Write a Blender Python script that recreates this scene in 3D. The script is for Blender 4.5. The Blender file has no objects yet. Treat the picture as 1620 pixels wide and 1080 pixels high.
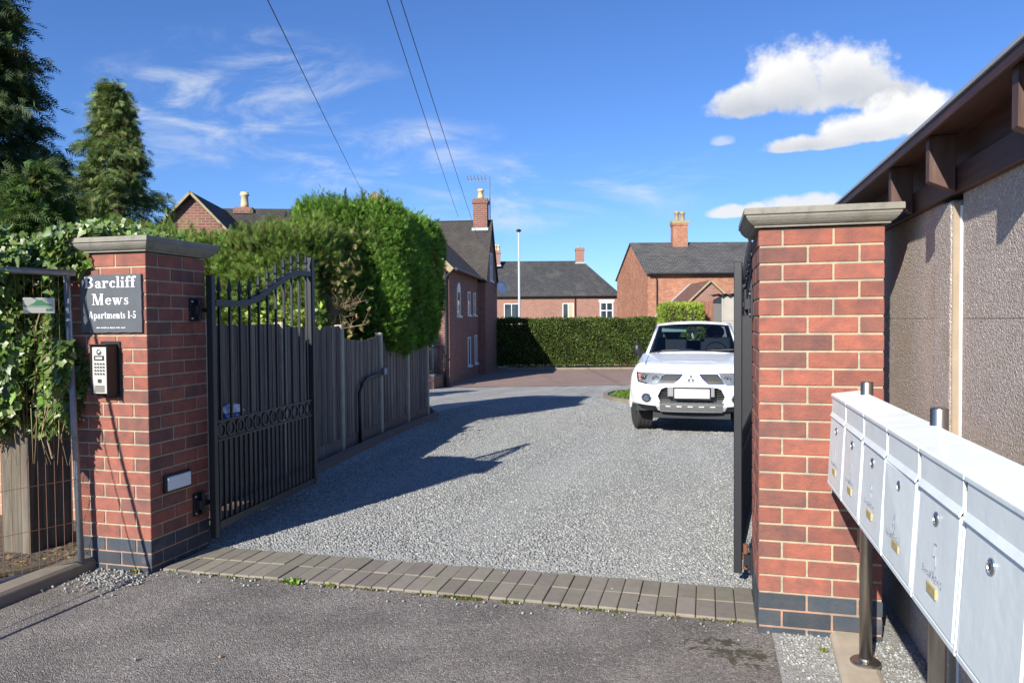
import bpy, bmesh, math, random
import numpy as np
from mathutils import Vector, Matrix
random.seed(7); rng = np.random.default_rng(7)
scene = bpy.context.scene
C = scene.collection
PI = math.pi
R = math.radians
# ---------------------------------------------------------------- camera
CH = 1.52
yaw, pitch, roll = R(14.6), math.atan(33/1190), R(0.43)
F0 = Vector((-math.sin(yaw), math.cos(yaw), 0)); R0 = Vector((math.cos(yaw), math.sin(yaw), 0)); Z0 = Vector((0, 0, 1))
Fw = F0*math.cos(pitch) - Z0*math.sin(pitch); Up = Z0*math.cos(pitch) + F0*math.sin(pitch)
Rt = R0*math.cos(roll) - Up*math.sin(roll); Up = Up*math.cos(roll) + R0*math.sin(roll)
cam = bpy.data.cameras.new('camera'); co = bpy.data.objects.new('camera', cam); C.objects.link(co)
m = Matrix((Rt, Up, -Fw)).transposed().to_4x4(); m.translation = (0, 0, CH); co.matrix_world = m
cam.sensor_width = 36; cam.lens = 36*1190/1620; cam.clip_start = .05; cam.clip_end = 3000
scene.camera = co
# ---------------------------------------------------------------- sun and exposure
SUN_EL, SUN_AZ = R(28.6), R(14.4)            # shadows run towards +Y, a little to +X
sl = bpy.data.lights.new('sun', 'SUN'); sl.energy = 5.0; sl.angle = R(.53); sl.color = (1, .95, .87)
so = bpy.data.objects.new('sun', sl); C.objects.link(so)
sdir = Vector((math.sin(SUN_AZ)*math.cos(SUN_EL), math.cos(SUN_AZ)*math.cos(SUN_EL), -math.sin(SUN_EL)))
so.rotation_euler = sdir.to_track_quat('-Z', 'Y').to_euler(); so.location = (-5, -20, 15)
scene.view_settings.view_transform = 'Standard'; scene.view_settings.look = 'None'
scene.view_settings.exposure = 0.65; scene.view_settings.gamma = 1
# ---------------------------------------------------------------- node helpers
class NT:
    def __init__(s, tree): s.t = tree; s.n = tree.nodes; s.l = tree.links
    def new(s, typ, **kw):
        n = s.n.new(typ)
        for k, v in kw.items(): setattr(n, k, v)
        return n
    def put(s, sock, v):
        if isinstance(v, bpy.types.NodeSocket): s.l.new(v, sock)
        else:
            if isinstance(v, (tuple, list)) and len(v) == 3 and sock.type == 'RGBA': v = (*v, 1)
            sock.default_value = v
    def math(s, op, a, b=0., c=0., clamp=False):
        n = s.new('ShaderNodeMath', operation=op); n.use_clamp = clamp
        s.put(n.inputs[0], a); s.put(n.inputs[1], b); s.put(n.inputs[2], c); return n.outputs[0]
    def dot(s, a, v):
        n = s.new('ShaderNodeVectorMath', operation='DOT_PRODUCT'); s.put(n.inputs[0], a); n.inputs[1].default_value = v; return n.outputs['Value']
    def comb(s, x, y, z=0.):
        n = s.new('ShaderNodeCombineXYZ'); s.put(n.inputs[0], x); s.put(n.inputs[1], y); s.put(n.inputs[2], z); return n.outputs[0]
    def mix(s, f, a, b, blend='MIX'):
        n = s.new('ShaderNodeMix', data_type='RGBA', blend_type=blend); s.put(n.inputs[0], f); s.put(n.inputs[6], a); s.put(n.inputs[7], b); return n.outputs[2]
    def ramp(s, f, lo, hi, a=0., b=1.):
        n = s.new('ShaderNodeMapRange'); n.clamp = True; s.put(n.inputs[0], f); n.inputs[1].default_value = lo; n.inputs[2].default_value = hi
        n.inputs[3].default_value = a; n.inputs[4].default_value = b; return n.outputs[0]
    def smooth(s, f, lo, hi):
        n = s.new('ShaderNodeMapRange', interpolation_type='SMOOTHSTEP'); s.put(n.inputs[0], f); n.inputs[1].default_value = lo; n.inputs[2].default_value = hi; return n.outputs[0]
    def noise(s, vec, scale, detail=4, rough=.55, dist=0.):
        n = s.new('ShaderNodeTexNoise'); s.put(n.inputs['Vector'], vec); n.inputs['Scale'].default_value = scale
        n.inputs['Detail'].default_value = detail; n.inputs['Roughness'].default_value = rough; n.inputs['Distortion'].default_value = dist; return n.outputs['Fac']
    def voro(s, vec, scale, feature='F1', out='Distance', rnd=1.):
        n = s.new('ShaderNodeTexVoronoi', feature=feature); s.put(n.inputs['Vector'], vec); n.inputs['Scale'].default_value = scale
        n.inputs['Randomness'].default_value = rnd; return n.outputs[out]
    def scale(s, vec, sc):
        n = s.new('ShaderNodeVectorMath', operation='MULTIPLY'); s.put(n.inputs[0], vec); n.inputs[1].default_value = sc; return n.outputs[0]
    def bump(s, h, strength, dist):
        n = s.new('ShaderNodeBump'); s.put(n.inputs['Height'], h); n.inputs['Strength'].default_value = strength; n.inputs['Distance'].default_value = dist; return n.outputs[0]
# ---------------------------------------------------------------- world: Nishita sky with clouds placed by world direction
world = bpy.data.worlds.new('World'); scene.world = world; world.use_nodes = True
w = NT(world.node_tree); w.n.clear()
sky = w.new('ShaderNodeTexSky', sky_type='NISHITA'); sky.sun_disc = False; sky.sun_elevation = SUN_EL
sky.sun_rotation = PI + SUN_AZ               # the sun stands behind the camera
sky.altitude = 100; sky.air_density = 1.0; sky.dust_density = .05; sky.ozone_density = 3.0
dirv = w.new('ShaderNodeTexCoord').outputs['Generated']
cc = w.dot(dirv, (.12973, .95613, .26264)); front = w.math('GREATER_THAN', cc, .05); ccs = w.math('MAXIMUM', cc, .05)
U = w.math('DIVIDE', w.dot(dirv, (.99092, -.13445, 0)), ccs); V = w.math('DIVIDE', w.dot(dirv, (-.03531, -.26025, .96489)), ccs)
P = w.comb(U, V)
nA = w.noise(P, 26, 8, .6); nB = w.noise(P, 9, 5, .55)
disp = w.math('ADD', w.math('MULTIPLY', w.math('SUBTRACT', nA, .5), 2.5), w.math('MULTIPLY', w.math('SUBTRACT', nB, .5), 1.3))
def blob(u, v, a, b, flat=.4):
    du = w.math('DIVIDE', w.math('SUBTRACT', U, u), a); dv = w.math('SUBTRACT', V, v)
    dv = w.math('DIVIDE', w.math('MAXIMUM', dv, w.math('MULTIPLY', dv, -1/flat)), b)
    return w.math('SUBTRACT', 1., w.math('ADD', w.math('MULTIPLY', du, du), w.math('MULTIPLY', dv, dv)))
def union(bl):
    f = bl[0]
    for x in bl[1:]: f = w.math('SMOOTH_MAX', f, x, .25)
    return f
fld = union([blob(-.030, .006, .056, .064), blob(.030, .006, .056, .052), blob(-.082, -.006, .050, .030), blob(.068, -.012, .044, .026)])
fld2 = union([blob(.090, -.040, .048, .038), blob(.045, -.050, .056, .024), blob(-.012, -.058, .058, .014), blob(.122, -.044, .030, .024)])
fld3 = union([blob(-.112, -.134, .030, .013), blob(-.020, -.130, .060, .018), blob(-.075, -.132, .02, .012)])
fld4 = blob(-.113, -.044, .016, .010)
def dens(fl, lo=-.25, hi=.62, k=1.): return w.smooth(w.math('ADD', fl, w.math('MULTIPLY', disp, k)), lo, hi)
d1, d2, d3, d4 = dens(fld), dens(fld2), dens(fld3, -.2, .6, .8), w.math('MULTIPLY', dens(fld4, -.4, .9, 1.2), .6)
# cloud form shading: bases of the clouds are thicker and greyer than their tops
def shade(v0, v1, fl):
    h = w.ramp(V, v0, v1); k = w.math('ADD', w.math('MULTIPLY', h, .75), w.math('MULTIPLY', nB, .6)); k = w.math('SUBTRACT', k, w.math('MULTIPLY', w.math('MAXIMUM', fl, 0.), .22))
    return w.mix(w.ramp(w.math('ADD', k, w.math('MULTIPLY', nA, .25)), .25, .85), (.60, .64, .72), (1.0, 1.0, 1.0))
skyc = w.mix(1., sky.outputs[0], (.46, .655, 1.0), 'MULTIPLY')   # deep, clean autumn blue
hsv = w.new('ShaderNodeHueSaturation'); w.put(hsv.inputs['Color'], skyc); hsv.inputs['Saturation'].default_value = 1.0; hsv.inputs['Hue'].default_value = .5
SKYS = .10
K = 1/(SKYS*2**.65)
cirv = w.scale(w.comb(w.math('ADD', U, w.math('MULTIPLY', V, .8)), V), (2.2, 7.5, 1))
ci = w.noise(cirv, 2.2, 7, .62, .6)
ciM = union([blob(-.90, .09, .30, .10, 1), blob(-.33, -.085, .24, .055, 1), blob(-.62, -.02, .2, .05, 1), blob(.2, .1, .12, .02, 1)])
cir = w.math('MULTIPLY', w.smooth(ci, .42, .78), w.smooth(w.math('ADD', ciM, w.math('MULTIPLY', w.math('SUBTRACT', nB, .5), 1.5)), -.5, .9))
cir = w.math('MULTIPLY', cir, .78)
def br(c): return w.mix(1., c, (K, K, K), 'MULTIPLY')
col = w.mix(w.math('MULTIPLY', cir, front), hsv.outputs[0], br((.80, .86, .95)))
col = w.mix(w.math('MULTIPLY', d4, front), col, br((.80, .84, .92)))
col = w.mix(w.math('MULTIPLY', d3, front), col, br((.86, .89, .95)))
col = w.mix(w.math('MULTIPLY', d1, front), col, br(shade(-.012, .05, fld)))
col = w.mix(w.math('MULTIPLY', d2, front), col, br(shade(-.066, -.022, fld2)))
bg = w.new('ShaderNodeBackground'); w.put(bg.inputs[0], col); bg.inputs[1].default_value = SKYS
wo = w.new('ShaderNodeOutputWorld'); w.l.new(bg.outputs[0], wo.inputs[0])
# ---------------------------------------------------------------- materials
MATS = {}
def mat(name, color=(.5, .5, .5), rough=.7, metal=0., var=.15, vs=6., bump=0., bs=60., bd=.003, attr=False, spec=.5, coat=0., fn=None, dirt=None, alpha=None):
    mt = bpy.data.materials.new(name); mt.use_nodes = True; MATS[name] = mt
    g = NT(mt.node_tree); p = g.n['Principled BSDF']
    oc = g.new('ShaderNodeTexCoord').outputs['Object']
    if attr:
        a = g.new('ShaderNodeVertexColor'); a.layer_name = 'col'; base = a.outputs[0]
    else: base = (*color, 1)
    if var:
        n = g.noise(oc, vs, 6, .6)
        base = g.mix(1., base, g.mix(n, (1-var*1.6,)*3, (1+var*1.6,)*3), 'MULTIPLY')
    if dirt:
        n = g.noise(oc, dirt[1], 7, .65, .3); base = g.mix(g.ramp(n, dirt[2], dirt[2]+.18, 0, dirt[3]), base, dirt[0])
    p.inputs['Roughness'].default_value = rough; p.inputs['Metallic'].default_value = metal
    p.inputs['Specular IOR Level'].default_value = spec; p.inputs['Coat Weight'].default_value = coat; p.inputs['Coat Roughness'].default_value = .05
    if bump: g.put(p.inputs['Normal'], g.bump(g.noise(oc, bs, 5, .6), bump, bd))
    g.put(p.inputs['Base Color'], base)
    if fn: fn(g, p, oc)
    return mt
def brickfn(c1, c2, mortar, bw=.225, rh=.083, ms=.010, squash=1., dark=(.13, .06, .05), bumpd=.006, mottle=.5, ns=3.2):
    def fn(g, p, oc):
        uv = g.new('ShaderNodeUVMap').outputs[0]
        b = g.new('ShaderNodeTexBrick'); g.put(b.inputs['Vector'], uv); b.inputs['Scale'].default_value = 1
        b.inputs['Color1'].default_value = (*c1, 1); b.inputs['Color2'].default_value = (*c2, 1); b.inputs['Mortar'].default_value = (*mortar, 1)
        b.inputs['Mortar Size'].default_value = ms; b.inputs['Brick Width'].default_value = bw; b.inputs['Row Height'].default_value = rh
        b.inputs['Mortar Smooth'].default_value = .2; b.inputs['Bias'].default_value = 0
        n = g.noise(oc, ns, 8, .7); n2 = g.noise(oc, .5, 4, .6)
        c = g.mix(g.ramp(n, .5, .72, 0, mottle), b.outputs[0], dark)
        c = g.mix(1., c, g.mix(n2, (.78,)*3, (1.2,)*3), 'MULTIPLY')
        g.put(p.inputs['Base Color'], c)
        h = g.math('ADD', g.math('MULTIPLY', b.outputs['Fac'], -1.), g.math('MULTIPLY', g.noise(oc, 60, 4), .35))
        g.put(p.inputs['Normal'], g.bump(h, .7, bumpd))
    return fn
mat('house_brick', rough=.85, fn=brickfn((.25, .095, .065), (.18, .065, .048), (.27, .22, .18), mottle=.35))
mat('old_brick', rough=.9, fn=brickfn((.42, .155, .085), (.28, .10, .06), (.34, .24, .16), dark=(.50, .27, .17), mottle=.9))
mat('far_brick', rough=.9, fn=brickfn((.34, .15, .11), (.27, .115, .085), (.32, .25, .20), mottle=.3))
mat('orange_brick', rough=.9, fn=brickfn((.46, .26, .16), (.36, .18, .11), (.42, .34, .26), mottle=.3))
mat('roof_tile', rough=.8, fn=brickfn((.060, .052, .046), (.044, .038, .034), (.018, .016, .014), bw=.17, rh=.11, ms=.008, dark=(.105, .095, .065), bumpd=.02, ns=1.1))
mat('roof_slate', rough=.75, fn=brickfn((.060, .060, .062), (.044, .044, .046), (.02, .02, .02), bw=.3, rh=.22, ms=.010, dark=(.12, .115, .095), bumpd=.02, mottle=.8, ns=.8))
mat('roof_slate_patched', rough=.75, fn=brickfn((.125, .12, .11), (.085, .082, .078), (.03, .03, .03), bw=.3, rh=.2, ms=.014, dark=(.040, .038, .037), bumpd=.03, mottle=.9, ns=.55))
mat('red_tile', rough=.8, fn=brickfn((.24, .115, .08), (.18, .085, .062), (.04, .022, .02), bw=.17, rh=.12, ms=.01, dark=(.07, .045, .04), bumpd=.012))
def pillarfn(g, p, oc):
    a = g.new('ShaderNodeVertexColor'); a.layer_name = 'col'; n = g.noise(oc, 11, 5, .6, .4); n2 = g.noise(g.scale(oc, (6, 6, 26)), 2., 6, .65)
    c = g.mix(1., a.outputs[0], g.mix(g.ramp(n, .40, .62), (1.08, 1.06, 1.04), (.74, .86, .95)), 'MULTIPLY')
    c = g.mix(1., c, g.mix(n2, (.80, .80, .80), (1.22, 1.22, 1.2)), 'MULTIPLY')
    w_ = g.noise(oc, 3.1, 7, .7); c = g.mix(g.ramp(w_, .62, .80, 0, .30), c, (.42, .34, .32))
    c = g.mix(g.ramp(g.noise(oc, 160, 3, .6), .66, .78, 0, .35), c, (.06, .04, .035))
    g.put(p.inputs['Base Color'], c)
mat('pillar_brick', attr=True, rough=.86, var=.0, bump=.8, bs=85, bd=.005, fn=pillarfn)
mat('cast_stone', (.25, .235, .195), .88, var=.16, vs=9, bump=.6, bs=90, bd=.004, dirt=((.10, .095, .075, 1), 7., .50, .62))
def gravelfn(g, p, oc):
    wv = g.mix(.02, oc, g.new('ShaderNodeTexNoise').outputs['Color'])
    vc = g.voro(oc, 88, 'F1', 'Color'); vd = g.voro(oc, 88, 'F1', 'Distance'); ve = g.voro(oc, 88, 'DISTANCE_TO_EDGE', 'Distance')
    sep = g.new('ShaderNodeSeparateColor'); g.l.new(vc, sep.inputs[0])
    c = g.mix(sep.outputs[0], (.31, .31, .29), (.50, .495, .465))
    c = g.mix(g.math('GREATER_THAN', sep.outputs[1], .95), c, (.56, .55, .51))
    c = g.mix(g.math('LESS_THAN', sep.outputs[2], .015), c, (.30, .24, .18))
    n = g.noise(oc, .7, 5, .6); c = g.mix(1., c, g.mix(n, (.84, .84, .82), (1.14, 1.14, 1.13)), 'MULTIPLY')
    n3 = g.noise(oc, 1.7, 6, .7); c = g.mix(g.ramp(n3, .56, .74, 0, .45), c, (.20, .205, .14))
    tr = g.noise(g.scale(oc, (1.6, .16, 1)), 1.3, 3, .5); c = g.mix(1., c, g.mix(g.ramp(tr, .35, .65), (.86, .86, .86), (1.1, 1.1, 1.1)), 'MULTIPLY')
    c = g.mix(g.ramp(ve, .0, .05, 1, 0), c, (.13, .13, .12))
    g.put(p.inputs['Base Color'], c)
    h = g.math('ADD', g.math('MULTIPLY', g.math('MINIMUM', ve, .35), 1.3), g.math('MULTIPLY', sep.outputs[1], .6))
    h = g.math('ADD', h, g.math('MULTIPLY', g.noise(oc, 9, 3), 1.0))
    g.put(p.inputs['Normal'], g.bump(h, .9, .009))
mat('gravel', rough=.92, var=0, fn=gravelfn)
mat('gravel_stone', attr=True, rough=.85, var=.1, vs=80, bump=.3, bs=300, bd=.001)
def asphaltfn(g, p, oc):
    vc = g.voro(oc, 120, 'F1', 'Color'); vd = g.voro(oc, 150, 'F1', 'Distance')
    sep = g.new('ShaderNodeSeparateColor'); g.l.new(vc, sep.inputs[0])
    n = g.noise(oc, 2.2, 6, .65); n2 = g.noise(oc, 45, 5, .7)
    c = g.mix(sep.outputs[0], (.128, .114, .100), (.300, .272, .242))
    c = g.mix(1., c, g.mix(g.ramp(n, .35, .65), (.76, .75, .74), (1.24, 1.22, 1.20)), 'MULTIPLY')
    c = g.mix(g.math('GREATER_THAN', sep.outputs[1], .985), c, (.42, .40, .37))
    c = g.mix(g.ramp(n2, .60, .72, 0, .7), c, (.03, .028, .026))
    # patch of moss near the right pillar
    s = g.new('ShaderNodeSeparateXYZ'); g.l.new(oc, s.inputs[0])
    dx = g.math('MULTIPLY', g.math('SUBTRACT', g.math('ADD', s.outputs[0], g.math('MULTIPLY', s.outputs[1], .55)), 2.05), 4.6)
    dy = g.math('MULTIPLY', g.math('SUBTRACT', s.outputs[1], 3.55), 5.5)
    rr = g.math('SUBTRACT', 1., g.math('ADD', g.math('MULTIPLY', dx, dx), g.math('MULTIPLY', dy, dy)))
    mm = g.smooth(g.math('ADD', rr, g.math('MULTIPLY', g.math('SUBTRACT', g.noise(oc, 16, 6, .75), .52), 9.)), .2, .9)
    mm = g.math('MULTIPLY', mm, g.math('GREATER_THAN', rr, -.9))
    c = g.mix(g.math('MULTIPLY', mm, .85), c, g.mix(g.noise(oc, 30, 4), (.022, .018, .009), (.075, .07, .018)))
    g.put(p.inputs['Base Color'], c)
    h = g.math('ADD', g.math('MULTIPLY', vd, -1.4), g.math('MULTIPLY', n2, 1.1)); h = g.math('ADD', h, g.math('MULTIPLY', sep.outputs[2], .5))
    g.put(p.inputs['Normal'], g.bump(h, .9, .006))
mat('asphalt', rough=.88, var=0, fn=asphaltfn)
mat('paver', attr=True, rough=.85, var=.14, vs=18, bump=.5, bs=120, bd=.003, dirt=((.12, .12, .04, 1), 5., .57, .38))
mat('earth', (.11, .085, .06), .95, var=.4, vs=8, bump=1., bs=30, bd=.03)
mat('lawn', (.08, .13, .03), .95, var=.3, vs=3, bump=.6, bs=60, bd=.03)
mat('concrete_kerb', (.24, .205, .155), .9, var=.2, vs=9, bump=.5, bs=90, bd=.003, dirt=((.12, .11, .07, 1), 5., .55, .5))
mat('pale_kerb', (.42, .36, .27), .9, var=.2, vs=9, bump=.5, bs=90, bd=.003, dirt=((.22, .19, .12, 1), 5., .55, .5))
mat('brown_kerb', (.17, .115, .085), .9, var=.2, vs=9, bump=.4, bs=80, bd=.003)
def pebblefn(g, p, oc):
    vc = g.voro(oc, 150, 'F1', 'Color'); vd = g.voro(oc, 150, 'F1', 'Distance'); sep = g.new('ShaderNodeSeparateColor'); g.l.new(vc, sep.inputs[0])
    n = g.noise(oc, 1.6, 5, .6)
    c = g.mix(n, (.46, .38, .32), (.66, .555, .475)); c = g.mix(g.ramp(sep.outputs[0], 0, 1, 0, .55), c, (.22, .18, .155))
    c = g.mix(g.math('GREATER_THAN', sep.outputs[1], .955), c, (.68, .63, .56))
    c = g.mix(g.ramp(g.noise(oc, 4, 5), .55, .75, 0, .4), c, (.33, .24, .12))
    c = g.mix(g.ramp(g.noise(g.scale(oc, (2, 2, .5)), 2.2, 6, .65), .54, .72, 0, .30), c, (.26, .23, .20))
    g.put(p.inputs['Base Color'], c)
    h = g.math('ADD', g.math('MULTIPLY', vd, -1.), g.math('MULTIPLY', g.noise(oc, 55, 4), 1.2))
    g.put(p.inputs['Normal'], g.bump(h, .75, .006))
mat('pebbledash', rough=.9, var=0, fn=pebblefn)
mat('post_concrete', (.33, .26, .18), .9, var=.15, vs=12, bump=.4, bs=90, bd=.003)
mat('white_sealant', (.75, .72, .68), .6, var=.08)
def woodfn(c1, c2, grain=(30, 30, 2.2), b=.5):
    def fn(g, p, oc):
        n = g.noise(g.scale(oc, grain), 1., 7, .65, .6); n2 = g.noise(oc, 2.3, 4, .6)
        c = g.mix(g.ramp(n, .3, .7), c1, c2); c = g.mix(1., c, g.mix(n2, (.75,)*3, (1.25,)*3), 'MULTIPLY')
        a = g.new('ShaderNodeVertexColor'); a.layer_name = 'col'
        c = g.mix(1., c, a.outputs[0], 'MULTIPLY')
        g.put(p.inputs['Base Color'], c); g.put(p.inputs['Normal'], g.bump(n, b, .004))
    return fn
mat('fence_board', rough=.85, fn=woodfn((.085, .066, .054), (.245, .20, .165)))
mat('weathered_post', rough=.9, fn=woodfn((.06, .050, .035), (.19, .165, .125), (26, 26, 1.8), .8))
mat('stained_beam', rough=.6, fn=woodfn((.032, .012, .008), (.095, .038, .024), (22, 2.2, 30), .4))
mat('stained_upright', rough=.6, fn=woodfn((.052, .024, .017), (.13, .066, .046), (22, 22, 2.5), .4))
mat('black_iron', (.009, .010, .014), .5, metal=.0, var=.15, vs=20, bump=.08, bs=120, bd=.001, spec=.6)
mat('rust', (.16, .06, .03), .8, var=.3, vs=30)
mat('steel', (.44, .41, .37), .33, metal=1., var=.10, vs=14, bump=.05, bs=200, bd=.001)
mat('galvanised', (.26, .29, .33), .5, metal=.6, var=.25, vs=25, bump=.2, bs=50, bd=.001)
def boxfn(g, p, oc):
    geo = g.new('ShaderNodeNewGeometry').outputs['Position']
    st = g.noise(g.scale(geo, (30, 30, 2.5)), 1.5, 7, .65, .3); bl = g.noise(geo, 5.5, 7, .7); sc = g.noise(g.scale(geo, (8, 8, 40)), 6, 4, .6, 1.5)
    c = g.mix(g.ramp(st, .60, .80, 0, .22), (.80, .86, .84), (.50, .51, .48)); c = g.mix(g.ramp(bl, .62, .80, 0, .22), c, (.58, .60, .57))
    c = g.mix(g.ramp(sc, .72, .76, 0, .5), c, (.40, .40, .38)); c = g.mix(g.ramp(g.noise(geo, 140, 3, .6), .72, .80, 0, .6), c, (.30, .27, .22))
    g.put(p.inputs['Base Color'], c); g.put(p.inputs['Roughness'], g.ramp(bl, .3, .7, .28, .50))
    g.put(p.inputs['Normal'], g.bump(g.math('ADD', g.noise(geo, 7, 3), g.math('MULTIPLY', bl, .1)), .22, .015))
mat('white_box_paint', var=.0, fn=boxfn)
mat('lock_metal', (.55, .55, .55), .28, metal=1., var=0)
mat('brass_plate', (.58, .47, .20), .45, metal=.3, var=.2, vs=60)
mat('pencil', (.30, .32, .36), .8, var=0)
mat('slate_sign', (.082, .092, .105), .6, var=.18, vs=14, bump=.4, bs=45, bd=.002)
mat('white_letter', (.85, .85, .85), .6, var=0)
mat('silver_panel', (.68, .66, .60), .35, metal=.35, var=.05)
mat('black_plastic', (.018, .018, .02), .45, var=.1)
mat('white_plastic', (.72, .74, .78), .4, var=.05)
mat('cream_plastic', (.62, .60, .50), .5, var=.08)
mat('green_print', (.10, .32, .14), .6, var=0)
mat('blue_plastic', (.06, .12, .42), .4, var=.2)
mat('rusty_wire', (.19, .09, .06), .8, var=.3, vs=30)
mat('car_paint', (.70, .72, .73), .28, var=.0, coat=.8)
mat('chrome', (.75, .76, .78), .12, metal=1., var=0)
mat('silver_trim', (.42, .42, .41), .35, metal=.7, var=0)
mat('lamp_inner', (.24, .25, .26), .4, metal=.3, var=.5, vs=40)
mat('emblem_grey', (.16, .17, .19), .3, metal=.5, var=0)
mat('grey_seam', (.08, .08, .085), .8, var=0)
mat('grille_mesh', (.055, .055, .05), .5, metal=.4, var=.2, vs=70, bump=.6, bs=120, bd=.004)
mat('tyre', (.038, .037, .036), .85, var=.2, vs=30, bump=.3, bs=80, bd=.003)
mat('orange_lens', (.75, .25, .12), .2, var=0)
mat('cabin_dark', (.020, .022, .028), .7, var=.15)
mat('visor_reflection', (.35, .48, .42), .6, var=0)
mat('window_glass', (.03, .04, .05), .06, var=0, spec=.9)
mat('blind', (.45, .38, .25), .8, var=.1)
mat('white_frame', (.78, .78, .77), .45, var=.04)
mat('old_stone', (.34, .27, .16), .9, var=.3, vs=8)
mat('column_grey', (.40, .42, .44), .6, var=.05)
mat('pot_clay', (.60, .47, .27), .8, var=.15)
mat('lead', (.40, .42, .45), .6, var=.15)
mat('moss', (.10, .13, .02), .95, var=.35, vs=60, bump=.7, bs=90, bd=.006)
mat('bark', (.10, .07, .05), .9, var=.3, vs=12, bump=.7, bs=30, bd=.01)
mat('twig', (.30, .22, .13), .9, var=.2)
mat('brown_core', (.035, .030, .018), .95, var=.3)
def clearfn(tint, rough=.02, mixf=.86):
    def fn(g, p, oc):
        t = g.new('ShaderNodeBsdfTransparent'); t.inputs[0].default_value = (*tint, 1)
        gl = g.new('ShaderNodeBsdfGlossy'); gl.inputs['Roughness'].default_value = rough
        fr = g.new('ShaderNodeFresnel'); fr.inputs[0].default_value = 1.5
        mx = g.new('ShaderNodeMixShader'); g.l.new(fr.outputs[0], mx.inputs[0]); g.l.new(t.outputs[0], mx.inputs[1]); g.l.new(gl.outputs[0], mx.inputs[2])
        g.l.new(mx.outputs[0], g.n['Material Output'].inputs[0])
    return fn
mat('windscreen_glass', var=0, fn=clearfn((.50, .57, .64)))
mat('headlamp_glass', var=0, fn=clearfn((.9, .92, .95)))
def leafmat(name, rough=.5, trans=.3, spec=.4):
    def fn(g, p, oc):
        a = g.new('ShaderNodeVertexColor'); a.layer_name = 'col'
        g.l.new(a.outputs[0], p.inputs['Base Color'])
        t = g.new('ShaderNodeBsdfTranslucent'); g.put(t.inputs[0], g.mix(1., a.outputs[0], (1.3, 1.5, .7), 'MULTIPLY'))
        mx = g.new('ShaderNodeMixShader'); mx.inputs[0].default_value = trans
        g.l.new(p.outputs[0], mx.inputs[1]); g.l.new(t.outputs[0], mx.inputs[2]); g.l.new(mx.outputs[0], g.n['Material Output'].inputs[0])
    mat(name, rough=rough, var=0, fn=fn, spec=spec)
leafmat('conifer_leaf', .6, .25, .3); leafmat('ivy_leaf', .38, .25, .5); leafmat('hedge_leaf', .5, .25, .4); leafmat('grass_blade', .6, .35, .3)
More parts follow.
